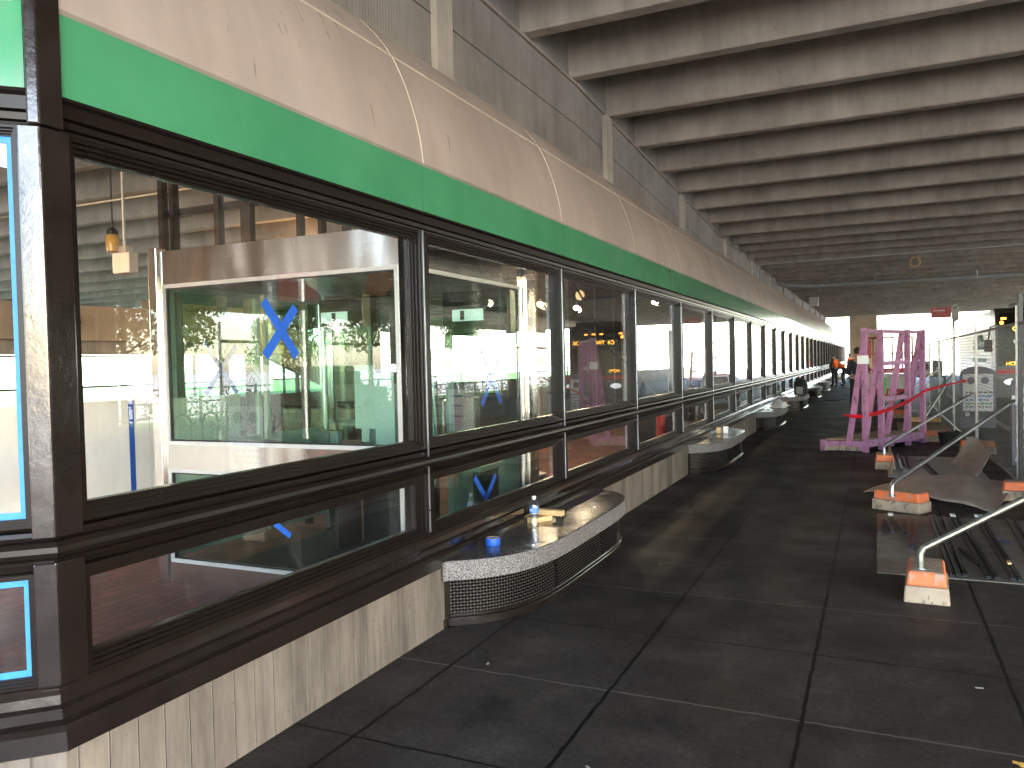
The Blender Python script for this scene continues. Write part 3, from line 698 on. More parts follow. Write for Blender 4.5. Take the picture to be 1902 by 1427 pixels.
t = thing('added_side_wall', 'unseen concrete wall added opposite the corner post to darken the pane reflection', 'wall', (13.3, 4, 0))  # added out of view so the first pane reflects something dark
MB().box(13.4, 13.8, 3, 14.6, -.1, 4.95).build('wall_face', 'ribbed', t)
for y in (3, 8.4, 14.1): MB().box(13.25, 13.395, y, y + .5, -.1, 4.95).build('buttress', 'pier', t)
# ------------------------------------------------------------------ small litter on the slabs
random.seed(3)
LIT = [(-1.55, 6.05, 'pale splinter beside the far end of the nearest bench'), (-1.9, 3.72, 'thin white strip on the slabs below the nearest bench'), (.43, 4.3, 'curled white scrap on the slab right of the joint'),
       (-1.05, 2.9, 'white crumb on the nearest left slab'), (-.62, 2.6, 'small stone crumb on the nearest slabs'), (.3, 3.0, 'grey scrap on the nearest right slab')]
for x, y, l in LIT: obox((x, y, .001), random.uniform(.02, .045), .010, .004, random.uniform(0, 3), 'litter_scrap', 'scrap', l, 'litter', 0)
# ------------------------------------------------------------------ pink A-frame rack
P0 = Vector((-.17, 14.22, 0)); U = Vector((.93, 1.84, 0)); ul = U.length; u = U / ul; nL = Vector((-.985, .17, 0))
rk = thing('glass_rack', 'chipped pink steel A-frame rack with red strap around it', 'rack', tuple(P0))
def rp(t, off=0, z=0): p = P0 + U * t + nL * off; return (p.x, p.y, z)
for t_ in (0, .26, .72, 1.0):
    m_ = MB(); m_.bar(rp(t_, 0, .0), rp(t_, 0, 2.04), .085, .075, up=tuple(u))
    if t_ == 0: m_.box(P0.x - .06, P0.x + .06, P0.y - .055, P0.y + .055, 2.0, 2.055)
    m_.build('upright', 'pink', rk, bev=.004)
for t_ in (0, .26, .62, .95):
    MB().bar(rp(t_ - .02, .24, .12), rp(t_ + .04, .03, 1.97), .085, .06, up=tuple(u)).build('leaning_stile', 'pink', rk, bev=.004)
MB().bar(rp(.02, 0, 2.0), rp(.98, 0, 2.0), .06, .06).build('top_rail', 'pink', rk, bev=.004)
for z in (1.46, .86): MB().bar(rp(.27, 0, z), rp(.71, 0, z), .05, .075).build('cross_rail', 'pink', rk, bev=.004)
MB().bar(rp(.262, -.045, .95), rp(.262, -.045, 1.22), .075, .004, up=tuple(u)).build('green_spray', 'pinkgreen', rk)
MB().bar(rp(.0, 0, .14), rp(1.0, 0, .14), .07, .12).build('base_rail', 'pink', rk, bev=.004)
MB().bar(rp(.03, .62, .12), rp(1.0, .62, .12), .07, .10).build('base_rail', 'pink', rk, bev=.004)
for t_, z in ((0, .10), (.5, .10), (1, .10)): MB().bar(rp(t_, .03, z), rp(t_, .66, z), .08, .16).build('foot_beam', 'pink', rk, bev=.004)
MB().bar(rp(0, .66, 0), rp(0, .66, .19), .09, .08, up=tuple(u)).build('foot_post', 'pink', rk, bev=.004)
MB().box(P0.x - .112, P0.x + .06, P0.y - .09, P0.y - .085, 1.46, 1.60).build('taped_note', 'paper', rk)
pb = MB(); a, b, c_, d = rp(.02, .05), rp(.02, .64), rp(.98, .64), rp(.98, .05); pb.prism([a[:2], b[:2], c_[:2], d[:2]], .19, .21)
tag(pb.build('plywood_board', 'ply'), 'brown plywood board lying on the feet of the pink rack', 'board')
bl = MB()
for t_ in (0, .26, .72, 1.0):
    for z in (.12, .9, 1.5, 1.96): q_ = rp(t_, 0, z); bl.sphere((q_[0], q_[1] - .045, z), .011, 8)
bl.build('bolt_heads', 'galv_dull', rk)
MB().box(P0.x - .62, P0.x - .09, P0.y - .062, P0.y - .052, .03, .10).build('rusty_plate', 'block', rk)
# red strap from the rack to the fence
st = thing('red_strap', 'red plastic strap drooping from the pink rack to the fence', 'strap', rp(0, .3, .6))
for dz, dd in ((0, 0), (.025, .02), (-.02, .01)):
    p = [Vector(rp(-.03, .31, .62)), Vector(rp(-.03, .05, .60 + dz)), Vector(rp(.25, -.06 - dd, .66 + dz)), Vector(rp(.7, -.06 - dd, .80 + dz)), Vector(rp(1.0, -.08, .95 + dz * .5)), Vector((1.44, 16.3, 1.10))]
    sp_ = spline(p, 6); MB().tube([tuple(x) for x in sp_], .011, 6).build('strap_strand', 'redtape', st, smooth=True)
MB().sphere((1.44, 16.3, 1.10), .035).build('knot', 'redtape', st, smooth=True)

# ------------------------------------------------------------------ chain-link fence panels
FX = 1.46
def fence_panel(y0, y1, label, first=[None]):
    L = y1 - y0
    if first[0]:
        return copy_tree(first[0], None, (FX, y0, 0), label=label)
    t = thing('chain_link_fence', label, 'fence', (FX, y0, 0), 'temporary chain-link fence panels')
    z0, z1 = .10, 1.92
    fr = MB(); fr.tube([(0, 0.02, .0), (0, .02, 2.13)], .017, 10); fr.tube([(0, L - .05, .0), (0, L - .05, 2.0)], .017, 10)
    fr.tube([(0, .02, z1), (0, L - .05, z1)], .018, 8); fr.build('pipe_frame', 'galv', t, local=True, smooth=True)
    MB().tube([(0, .02, z0), (0, L - .05, z0)], .024, 8).build('bottom_rail', 'frame_smooth', t, local=True, smooth=True)
    cm = MB(); step = .10; H = z1 - z0; n = int((L + H) / step)
    for i in range(n):
        for sgn in (1, -1):
            a = i * step - H
            ya, yb_ = a, a + H
            za, zb = z0, z1
            if ya < .04: za = z0 + (.04 - ya); ya = .04
            if yb_ > L - .07: zb = z1 - (yb_ - (L - .07)); yb_ = L - .07
            if zb - za < .02: continue
            if sgn < 0: za, zb = z0 + z1 - za, z0 + z1 - zb
            cm.tube([(sgn * .002, ya, za), (sgn * .002, yb_, zb)], .0019, 3, cap=False)
    cm.build('chain_link', 'chain', t, local=True)
    for z in (.35, 1.0, 1.7): MB().box(-.03, .03, -.03, .045, z, z + .04).build('clamp', 'galv', t, local=True)
    first[0] = t; return t
FP = [(6.45, 'nearest chain-link fence panel, out past the rusty brace'), (10.55, 'chain-link fence panel in front of the tall poster sign'), (14.65, 'chain-link fence panel before the round-topped poster'), (18.75, 'chain-link fence panel where the red strap is tied'), (22.85, 'farthest chain-link fence panel beside the lift')]
for y, l in FP: fence_panel(y, y + 4.05, l)
# counterweight blocks and braces
def block(cx, cy, rz, label, w=.26, l=.46, h=.2, group='orange topped concrete counterweights'):
    t = thing('counterweight_block', label, 'concrete block', (cx, cy, 0), group)
    t.rotation_euler = (0, 0, rz)
    random.seed(int(cx * 100 + cy * 10))
    j = lambda: random.uniform(-.006, .006)
    w /= 2; l /= 2; e = .03
    lo = MB(); hi = MB()
    lv = [(-w + j(), -l + j(), 0), (w + j(), -l + j(), 0), (w + j(), l + j(), 0), (-w + j(), l + j(), 0), (-w + .004, -l + .004, h * .55), (w - .004, -l + .004, h * .55), (w - .004, l - .004, h * .55), (-w + .004, l - .004, h * .55)]
    F = [(0, 3, 2, 1), (4, 5, 6, 7), (0, 1, 5, 4), (1, 2, 6, 5), (2, 3, 7, 6), (3, 0, 4, 7)]
    lo.add(lv, F); lo.build('block_base', 'block', t, bev=.012, local=True)
    e = .012
    hv = [(-w + e, -l + e, h * .552), (w - e, -l + e, h * .552), (w - e, l - e, h * .552), (-w + e, l - e, h * .552), (-w + e * 2, -l + e * 2, h), (w - e * 2, -l + e * 2, h), (w - e * 2, l - e * 2, h), (-w + e * 2, l - e * 2, h)]
    hi.add(hv, F); hi.build('orange_top', 'blockorange', t, bev=.012, local=True); MB().box(-w + e * 3.2, w - e * 3.2, -l + e * 3.2, l - e * 3.2, h + .0005, h + .003).build('worn_top', 'block', t, local=True); return t
def brace(a, b, label, mat='galv'):
    t = thing('fence_brace', label, 'brace', (a[0], a[1], a[2]), 'pipe braces propping the fence')
    d = (Vector(b) - Vector((a[0], a[1], a[2] + .13))); k = Vector((a[0], a[1], a[2] + .13))
    p = [a, (a[0], a[1], a[2] + .10), tuple(k + d * .015), tuple(k + d * .05), tuple(k + d * .5), b]
    MB().tube(p, .021, 12).build('pipe', mat, t, smooth=True)
    MB().tube([a, (a[0], a[1], a[2] + .012)], .034, 12).build('socket', 'galv', t, smooth=True)
    MB().box(b[0] - .03, b[0] + .025, b[1] - .03, b[1] + .03, b[2] - .05, b[2] + .05).build('clamp', 'galv', t)
block(.29, 5.86, R(-3), 'nearest concrete block with orange stripe, short end towards camera'); brace((.25, 5.74, .2), (1.44, 6.45, .90), 'nearest brace, dull greenish pipe running off to the right', 'galv_dull')
block(.22, 9.0, R(62), 'orange splashed concrete block at the left tip of the curled sheet', l=.5); brace((.13, 8.62, .2), (1.44, 10.62, 1.05), 'bright brace rising from the block by the curled sheet')
block(.10, 12.35, R(0), 'orange topped concrete block right in front of the pink rack'); brace((.09, 12.2, .2), (1.44, 14.7, .95), 'brace rising from the block in front of the pink rack')
block(.9, 16.3, R(80), 'orange topped concrete block behind the right foot of the rack', l=.5); brace((.75, 17.0, .12), (1.44, 18.8, 1.15), 'brace seen behind the right upright of the rack')
block(.55, 22.2, R(85), 'concrete block seen between the rack uprights', l=.5); brace((.2, 21.4, .2), (1.44, 22.9, 1.2), 'far brace seen through the pink rack', 'galv')
block(1.44, 10.0, R(85), 'timber coloured block under the bottom rail of the second panel', l=.42)
block(1.46, 14.5, R(88), 'spattered orange block under the fence joint by the small curled sheet', l=.5)

t = thing('brown_post', 'brown steel post at the right edge of the view, at the fence joint', 'post', (1.47, 10.4, 0))
MB().box(1.44, 1.49, 10.36, 10.41, 0, 2.25).build('post_shaft', 'black', t, bev=.006); MB().box(1.40, 1.54, 10.31, 10.45, .001, .014).build('base_plate', 'black', t)
# ------------------------------------------------------------------ sheets and bars on the ground
tag(MB().box(-.01, 1.32, 6.34, 8.72, .001, .006).build('metal_sheet', pbr('dull_metal_sheet', (.16, .145, .12), .5, metal=.15, var=.3, nscale=2.5, rvar=.12)), 'flat dull sheet with bars on it behind the nearest block', 'sheet')
tag(MB().box(.13, 1.28, 11.4, 13.75, .001, .012).build('metal_sheet', 'grey'), 'flat grey sheet with bars on it beyond the curled sheet', 'sheet')
tag(MB().box(.42, 1.40, 17.6, 20.6, .001, .02).build('plywood_board', 'ply'), 'plywood board flat on the ground behind the pink rack', 'board')
def wavy(P, dz, name, mat, label, n=24, m=10):
    """bilinear patch of 4 corners with a height function"""
    mb = MB(); a, b, c, d = [Vector(p) for p in P]; vs = []
    for j in range(m + 1):
        for i in range(n + 1):
            s_, t_ = i / n, j / m; p = (a * (1 - s_) + b * s_) * (1 - t_) + (d * (1 - s_) + c * s_) * t_; vs.append((p.x, p.y, p.z + dz(s_, t_)))
    mb.add(vs, [(j * (n + 1) + i, j * (n + 1) + i + 1, (j + 1) * (n + 1) + i + 1, (j + 1) * (n + 1) + i) for j in range(m) for i in range(n)])
    o = mb.build(name, mat, smooth=True); s_ = o.modifiers.new('th', 'SOLIDIFY'); s_.thickness = .004; return tag(o, label, 'sheet')
M['sheetbrown'] = pbr('brown_protective_sheet', (.27, .225, .20), .5, var=.18, nscale=3, stretch=(3, 1, 1))
wavy([(-.15, 9.95, .012), (1.05, 9.0, .03), (1.42, 10.45, .10), (.25, 11.1, .012)], lambda s, t: .10 * sin(pi * min(1, s * 1.05)) * (.5 + .5 * t) + .014 * sin(s * 17 + t * 5) + .012 * max(0, sin(s * 9 + 2)), 'curled_sheet', 'sheetbrown', 'large curled brown sheet sprawled across the slabs')
wavy([(1.02, 10.9, .012), (1.34, 11.9, .12), (1.30, 14.3, .10), (.93, 12.8, .012)], lambda s, t: .16 * s * s + .10 * sin(pi * t), 'curled_sheet', 'sheetbrown', 'small curled brown sheet propped against the fence')
wavy([(.16, 11.6, .0), (.20, 11.6, .10), (.18, 13.6, .22), (.14, 13.6, .0)], lambda s, t: .06 * sin(pi * t) * s, 'curled_sheet', 'sheetbrown', 'narrow sheet standing on edge behind the third block')
BARS = [((.026, 8.43), (.016, 7.67), 'short bar at the left edge of the near sheet'), ((.112, 8.54), (.223, 7.74), 'short slanting bar with a white sticker'), ((.075, 8.3), (.12, 7.75), 'short bar between the edge bar and the stickered bar'),
        ((.263, 8.44), (.25, 7.17), 'left leg of the narrow V of bars'), ((.34, 8.46), (.272, 7.23), 'right leg of the narrow V of bars'),
        ((.463, 8.65), (.474, 6.34), 'long bar nearest the V, left of a close pair'), ((.50, 8.66), (.515, 6.37), 'long bar, right of the close pair'), ((.574, 8.61), (.56, 6.38), 'third long bar on the near sheet'),
        ((.654, 8.67), (.70, 6.38), 'fourth long bar on the near sheet, white cap'), ((.70, 8.62), (.75, 6.36), 'fifth long bar, under the nearest brace'), ((.86, 8.70), (.85, 6.38), 'sixth long bar, wrapped end'), ((.895, 8.70), (.89, 6.36), 'seventh long bar, beside the wrapped one'),
        ((1.112, 8.64), (1.05, 6.9), 'long bar near the right edge of the near sheet'), ((1.17, 8.6), (1.13, 6.9), 'rightmost long bar on the near sheet'), ((.606, 7.24), (.685, 6.71), 'short bar lying between two long ones')]
BF = [((.295, 13.8), (.302, 12.06), 'leftmost bar on the far sheet'), ((.353, 13.6), (.38, 12.3), 'second bar on the far sheet'), ((.41, 13.5), (.43, 12.25), 'third bar on the far sheet'), ((.547, 13.4), (.66, 11.5), 'long bar in the middle of the far sheet'), ((.60, 13.4), (.72, 11.5), 'long bar twin, right side of the far sheet')]
for i, (a, b, l) in enumerate(BARS + BF):
    t = thing('metal_bar', 'black metal ' + l, 'bar', (a[0], a[1], .013), 'black metal bars laid out on the ground sheets')
    m_ = MB(); m_.bar((a[0], a[1], .022), (b[0], b[1], .022), .030, .016); m_.bar((a[0] - .009, a[1], .0355), (b[0] - .009, b[1], .0355), .008, .011); m_.bar((a[0] + .010, a[1], .0335), (b[0] + .010, b[1], .0335), .006, .007)
    m_.build('channel', 'steelbar', t)
    if 'white' in l or 'wrapped' in l: MB().box(a[0] - .022, a[0] + .022, a[1] - .10, a[1] + .01, .0415, .05).build('sticker', 'paper', t)
tag(MB().box(.86, .885, 6.72, 6.80, .047, .06).build('wood_chip', 'wood'), 'pale wood chip on a long bar', 'debris')
tag(MB().bar((.93, 7.70, .0135), (.99, 7.66, .0135), .04, .002).build('tape_scrap', 'tape'), 'scrap of blue tape on the near sheet', 'tape')
# yellow tool at the picture's corner
M['ochre'] = pbr('ochre_plastic', (.55, .30, .06), .45, var=.2)
t = thing('yellow_handled_tool', 'ochre handled tool at the lower right corner of the view', 'tool', (.50, 3.2, 0))
MB().tube([tuple(x) for x in spline([(.462, 3.50, .03), (.485, 3.475, .036), (.52, 3.45, .03), (.57, 3.42, .03)], 4)], [.006] * 4 + [.010] * 9, 8).build('handle', 'ochre', t, smooth=True)
MB().box(.42, .66, 3.255, 3.30, .0, .012).build('grey_blade', 'grey', t)

# ------------------------------------------------------------------ scissor lift
LY = 29.7
t = thing('scissor_lift', 'red and white scissor lift lowered behind the pink rack', 'lift', (.37, LY, 0))
x0, x1 = -.40, 1.12
MB().box(x0 + .02, x1 - .02, LY, LY + .8, .18, .45).build('chassis', 'red', t, bev=.02)
for xx in (x0 + .25, x1 - .25):
    for yy in (LY - .03, LY + .75): MB().lathe([(.03, 0), (.16, .01), (.18, .03), (.18, .10), (.16, .12), (.03, .13)], (xx, yy - .02, .18), 18, 'y').build('wheel', 'rubber', t, smooth=True)
MB().box(x0, x1, LY - .05, LY + .85, .97, 1.14).build('platform', 'red', t, bev=.01)
for i, z in enumerate((.48, .60, .72, .84)):
    MB().bar((x0 + .1, LY + .05, z), (x1 - .1, LY + .05, z + .10), .05, .055).build('scissor_arm', 'lgrey', t, bev=.006)
    MB().bar((x1 - .1, LY + .12, z), (x0 + .1, LY + .12, z + .10), .05, .055).build('scissor_arm', 'lgrey', t, bev=.006)
MB().box(x0 + .02, x1 - .02, LY + .2, LY + .22, .46, .96).build('inner_plate', 'lgrey', t)
gr = MB()
for yy in (LY, LY + .8):
    for z in (1.65, 2.2): gr.tube([(x0, yy, z), (x1, yy, z)], .018, 8)
    for i in range(6): xx = x0 + (x1 - x0) * i / 5; gr.tube([(xx, yy, 1.14), (xx, yy, 2.2)], .018, 8)
for xx in (x0, x1):
    for z in (1.65, 2.2): gr.tube([(xx, LY, z), (xx, LY + .8, z)], .018, 8)
gr.build('guard_rail', 'red', t, smooth=True)
MB().box(x0 + .02, x0 + .26, LY - .12, LY - .03, 1.5, 2.1).build('control_box', 'red', t, bev=.02)
text('lettering', 'mec', .24, 'paper', t, (.50, LY - .055, 1.055), FRONT)
text('lettering', 'mec', .20, 'paper', t, (-.18, LY - .055, 1.05), FRONT)
text('lettering', 'S 19 -', .20, 'paper', t, (.42, LY - .004, .32), FRONT)

# ------------------------------------------------------------------ grey cases beyond the lift, on a black table
tb = thing('work_table', 'black work table carrying grey cases beside the lift', 'table', (1.4, 31, 0))
MB().box(1.05, 2.2, 30.6, 31.3, .80, .84).build('table_top', 'black', tb)
for xx in (1.09, 2.12):
    for yy in (30.65, 31.22): MB().box(xx, xx + .04, yy, yy + .04, 0, .80).build('leg', 'black', tb)
for i, (xx, l) in enumerate(((1.10, 'left grey case on the black table'), (1.42, 'middle grey case with round vent on the black table'), (1.78, 'right dull case on the black table'))):
    cs = thing('equipment_case', l, 'case', (xx, 30.7, .84), 'grey cases on the black table')
    MB().box(xx, xx + .28, 30.7, 31.1, .842, 1.36).build('case_body', 'grey', cs, bev=.015)
    MB().lathe([(.02, 0), (.09, 0), (.10, -.015), (.07, -.02), (.02, -.01)], (xx + .14, 30.69, 1.16), 18, 'y').build('round_vent', 'black', cs, smooth=True)
    MB().box(xx + .04, xx + .24, 30.685, 30.698, .90, 1.0).build('front_plate', 'lgrey', cs)

# ------------------------------------------------------------------ poster signs beyond the fence
def poster(cx, cy, w, h, label, kind):
    t = thing('poster_sign', label, 'sign', (cx, cy, 0), 'free-standing poster signs')
    pr = [(cx - w / 2, 0.0), (cx + w / 2, 0.0), (cx + w / 2, h - .12)] + [(cx + w / 2 * cos(a), h - .12 + .16 * sin(a)) for a in [pi * i / 12 for i in range(1, 12)]] + [(cx - w / 2, h - .12)]
    b = MB(); n = len(pr); vs = [(x, cy, z) for x, z in pr] + [(x, cy + .10, z) for x, z in pr]
    b.add(vs, [tuple(range(n)), tuple(reversed(range(n, 2 * n)))] + [(i, (i + 1) % n, n + (i + 1) % n, n + i) for i in range(n)]); b.build('sign_housing', 'purple', t, bev=.006)
    MB().box(cx - w / 2 + .05, cx + w / 2 - .05, cy - .006, cy - .001, .36, h - .12).build('poster_sheet', 'paper', t)
    MB().box(cx - w / 2 + .05, cx + w / 2 - .05, cy - .006, cy - .001, .22, .34).build('footer_strip', 'black', t)
    if kind == 0:
        for dx in (-.13, .13): MB().lathe([(.001, 0), (.075, 0), (.075, -.003), (.001, -.003)], (cx + dx, cy - .007, h - .26), 20, 'y').build('printed_disc', 'purple', t)
        for i, (z, mt) in enumerate(((.74, 'purple'), (.66, 'blueprint'), (.58, 'blueprint'), (.50, 'greenprint'), (.43, 'grey'))):
            m_ = MB(); x = cx - w / 2 + .10
            while x < cx + w / 2 - .12:
                dx = random.uniform(.03, .09); m_.box(x, x + dx, cy - .009, cy - .0065, z, z + .035); x += dx + .018
            m_.build('printed_line', mt, t)
    else:
        for z in (.62, .82, 1.0): MB().box(cx - .02, cx + w / 2 - .1, cy - .009, cy - .0065, z, z + .03).build('printed_line', 'blueprint', t)
    MB().box(cx - w / 2 + .09, cx - w / 2 + .17, cy - .009, cy - .0065, .25, .33).build('footer_badge', 'paper', t)
    text('footer_letter', 'M', .07, 'black', t, (cx - w / 2 + .13, cy - .012, .29), FRONT)
poster(1.965, 19.4, .66, 1.27, 'round-topped poster sign with two printed discs behind the fence', 0)
poster(2.06, 13.05, .66, 1.27, 'poster sign at the right edge with a white sheet and blue marks', 1)
poster(2.1, 7.5, .66, 1.27, 'poster sign nearest the camera, seen mirrored in the windows', 0)

# ------------------------------------------------------------------ bus stop signs
def stop(x, y, z, label):
    t = thing('bus_stop_sign', label, 'sign', (x, y, 0), 'bus stop poles')
    MB().tube([(x, y, 0), (x, y, z)], .045, 12).build('pole', 'lgrey', t, smooth=True)
    MB().box(x - .78, x - .08, y - .02, y + .02, z - .42, z - .02).build('red_flag', pbr('faded_red_sign', (.62, .09, .10), .4), t, bev=.01)
    MB().box(x - .70, x - .30, y - .024, y - .021, z - .16, z - .12).build('printed_line', 'paper', t)
    pr = [(x + .05 + .13 * cos(a), (z - .05 if sin(a) >= 0 else z - .45) + .13 * sin(a)) for a in [2 * pi * i / 24 for i in range(24)]]
    b = MB(); n = 24; b.add([(px, y - .05, pz) for px, pz in pr] + [(px, y - .03, pz) for px, pz in pr], [tuple(range(n)), tuple(reversed(range(n, 2 * n)))] + [(i, (i + 1) % n, n + (i + 1) % n, n + i) for i in range(n)])
    b.build('lozenge_plate', 'lgrey', t)
    MB().lathe([(.05, 0), (.075, 0), (.075, -.004), (.05, -.004)], (x + .05, y - .052, z - .05), 20, 'y').build('ring_mark', 'grey', t)
    text('plate_letter', 'M', .08, 'grey', t, (x + .05, y - .055, z - .05), FRONT)
stop(2.75, 35, 3.42, 'red bus stop flag on a tall pole before the bright opening')
stop(2.9, 9.0, 3.0, 'bus stop pole nearest the camera, mirrored in the kiosk window')

# ------------------------------------------------------------------ buses
def bus(x, y, w, h, L, label, body, dark=True):
    t = thing('parked_bus', label, 'bus', (x + w / 2, y, -.13))
    zb = -.13
    sh = MB(); pr = [(0, .35), (0, .9), (.02, 1.3), (.05, h - .5), (.14, h - .12), (.3, h), (L, h), (L, .35)]
    n = len(pr); sh.add([(x, y + a, zb + z) for a, z in pr] + [(x + w, y + a, zb + z) for a, z in pr], [tuple(range(n)), tuple(reversed(range(n, 2 * n)))] + [(i, (i + 1) % n, n + (i + 1) % n, n + i) for i in range(n)])
    sh.build('body', body, t, bev=.06)
    ws = MB(); ws.add([(x + .06, y - .012, zb + 1.31), (x + w - .06, y - .012, zb + 1.31), (x + w - .08, y + .018, zb + h - .5), (x + .08, y + .018, zb + h - .5), (x + w - .12, y + .098, zb + h - .14), (x + .12, y + .098, zb + h - .14)], [(0, 1, 2, 3), (3, 2, 4, 5)])
    ws.box(x + .5, x + w - .5, y + .3, y + 1.2, zb + h + .012, zb + h + .16)
    ws.build('windscreen', M['winddark'], t)
    MB().box(x + .3, x + w - .3, y - .035, y + .0, zb + h - .78, zb + h - .52).build('destination_box', 'black', t)
    for xx in (x + .25, x + w - .55):
        hl = MB().lathe([(.02, -.05), (.09, -.045), (.15, 0), (.15, .05)], (0, 0, 0), 16, 'y'); hl.v = [(xx + .17 + a * 1.5, y - .005 + b, zb + .82 + c * .7) for a, b, c in hl.v]; hl.build('headlight', 'headlamp', t, smooth=True)
    for yy in (y + 2.2, y + L - 2.6):
        for xx in (x - .01, x + w - .26): MB().lathe([(.1, 0), (.42, .01), (.48, .05), (.48, .22), (.42, .26), (.1, .27)], (xx, yy, zb + .48), 20, 'x').build('wheel', 'rubber', t, smooth=True)
    mr = MB(); mr.box(x - .32, x - .10, y - .12, y - .02, zb + 1.75, zb + 2.12); mr.tube([(x - .2, y - .06, zb + 2.12), (x - .15, y, zb + 2.5), (x + .1, y + .10, zb + 2.6)], .025); mr.build('mirror', 'black', t, bev=.01)
    return t
bt = bus(3.34, 28.2, 2.55, 3.08, 11.5, 'city bus with dark front and amber destination sign at the right edge', 'buswhite')
text('destination_text', 'C4  TWINBROOK', .21, 'led', bt, (4.6, 28.155, 2.30), FRONT)
for xx in (3.55, 4.3, 4.6, 4.9, 5.65): MB().box(xx - .07, xx + .07, 28.22, 28.25, 2.60, 2.66).build('marker_lamp', 'ledo', bt)
MB().sphere((3.50, 28.24, 2.50), .06).build('marker_lamp', 'ledo', bt)
text('run_number', 'HCM3', .15, 'led', bt, (3.80, 28.165, 1.245), FRONT)
MB().box(3.36, 5.87, 28.165, 28.18, .93, 1.08).build('red_stripe', 'redtape', bt)
fc = MB(); pr = [(-.008, .34), (-.008, .9), (.012, 1.3), (.042, 2.58), (.132, 2.965), (.3, 3.088), (1.1, 3.088), (1.1, .34)]
n = 8; fc.add([(3.332, 28.2 + a, z - .13) for a, z in pr] + [(5.898, 28.2 + a, z - .13) for a, z in pr], [tuple(range(n)), tuple(reversed(range(n, 2 * n)))] + [(i, (i + 1) % n, n + (i + 1) % n, n + i) for i in range(n)])
fc.build('front_cap', 'bus', bt)
tr_ = MB(); random.seed(5)
for i in range(90):
    a = random.uniform(0, pi); rr_ = random.uniform(.1, 1.0); cy, cz = 32.6 + rr_ * 1.7 * cos(a), 1.72 + rr_ * .55 * sin(a)
    tr_.box(3.331, 3.3385, cy - .16, cy + .16, cz - .03, cz + .04)
tr_.box(3.331, 3.3385, 30.6, 34.6, 1.28, 1.42)
tr_.build('tree_emblem', 'teal', bt)
# pickup truck on the road (mirrored in the windows)
t = thing('pickup_truck', 'white pickup truck parked on the far side of the roadway', 'truck', (11.2, 20, -.13))
zb = -.13
b = MB(); pr = [(0, .45), (0, 1.05), (1.9, 1.08), (2.0, 1.65), (2.4, 1.8), (3.5, 1.78), (4.1, 1.15), (5.4, 1.05), (5.5, .5)]
n = len(pr); b.add([(10.3, 17.5 + a, zb + z) for a, z in pr] + [(12.2, 17.5 + a, zb + z) for a, z in pr], [tuple(range(n)), tuple(reversed(range(n, 2 * n)))] + [(i, (i + 1) % n, n + (i + 1) % n, n + i) for i in range(n)])
b.build('body', 'buswhite', t, bev=.05)
for yy in (18.5, 21.8):
    for xx in (10.28, 11.95): MB().lathe([(.08, 0), (.33, .01), (.38, .04), (.38, .2), (.33, .24), (.08, .25)], (xx, yy, zb + .38), 18, 'x').build('wheel', 'rubber', t, smooth=True)
MB().box(10.27, 10.295, 19.75, 21.3, zb + 1.2, zb + 1.62).build('side_window', 'black', t)
for xx in (10.32, 12.05): MB().box(xx, xx + .13, 17.47, 17.495, zb + .75, zb + 1.0).build('tail_light', 'red', t)

# ------------------------------------------------------------------ columns of the deck, railing, verge planting
def column(x, y, r, label, mat='column'):
    t = thing('concrete_column', label, 'column', (x, y, -.1), 'round concrete columns carrying the deck')
    MB().lathe([(r, 0), (r, 4.32)], (x, y, -.14), 24).build('shaft', mat, t, smooth=True)
    MB().box(x - r * 1.15, x + r * 1.15, y - r * 1.15, y + r * 1.15, 4.1, 4.19).build('cap', mat, t)
for i, y in enumerate((-6, 4.5, 15.7, 27, 38, 49, 60)):
    column(12.5, y, .3, ['column on the far kerb behind the camera', 'column on the far kerb level with the corner post', 'column on the far kerb near the pickup truck', 'column on the far kerb level with the lift', 'column on the far kerb behind the dark bus', 'column on the far kerb level with the white bus', 'last column on the far kerb'][i])
for i, y in enumerate((3.5, 12.2, 21, 30, 39, 48)):
    t = thing('concrete_column', ['square inner column left of the kiosk', 'square inner column just past the kiosk', 'square inner column in the third bay of lights', 'square inner column beyond the last bulb', 'square inner column far down the hall', 'last square inner column down the hall'][i], 'column', (-9, y, 0), 'square concrete columns inside the station')
    MB().box(-9.3, -8.7, y - .3, y + .3, .003, 4.40).build('shaft', 'column', t, bev=.02)
column(2.15, -6.0, .36, 'unseen column added behind the camera to darken the turned window reflection')  # added out of view to keep white sky off the turned pane
pier = tag(MB().box(-1.66, .10, 60, 61.0, -.1, 4.42).build('concrete_pier', 'pier'), 'broad beige concrete pier at the far end of the walkway', 'pier')
rl = thing('verge_railing', 'long dark railing along the far verge', 'railing', (13.9, 0, 0))
m_ = MB()
for z in (.25, .65, 1.05): m_.box(13.88, 13.92, -30, 120, z, z + .045)
m_.build('rails', 'black', rl)
m_ = MB(); y = -30
while y < 120: m_.box(13.87, 13.93, y, y + .06, -.02, 1.12); y += 2.4
m_.build('posts', 'black', rl)
random.seed(11)
def leaves(mb, c, rx, ry, rz, n, size):
    for i in range(n):
        while True:
            p = Vector((random.uniform(-1, 1), random.uniform(-1, 1), random.uniform(-1, 1)))
            if .25 < p.length < 1: break
        lump = 1 + .18 * sin(p.x * 7 + c[0]) * cos(p.y * 6 + p.z * 5)
        p = Vector((c[0] + p.x * rx * lump, c[1] + p.y * ry * lump, c[2] + p.z * rz * lump))
        a = Vector((random.gauss(0, 1), random.gauss(0, 1), random.gauss(0, 1))).normalized(); b = a.cross(Vector((random.gauss(0, 1), random.gauss(0, 1), random.gauss(0, 1)))).normalized()
        s_ = size * random.uniform(.6, 1.3)
        mb.add([tuple(p - a * s_), tuple(p + b * s_ * .55), tuple(p + a * s_), tuple(p - b * s_ * .55)], [(0, 1, 2, 3)])
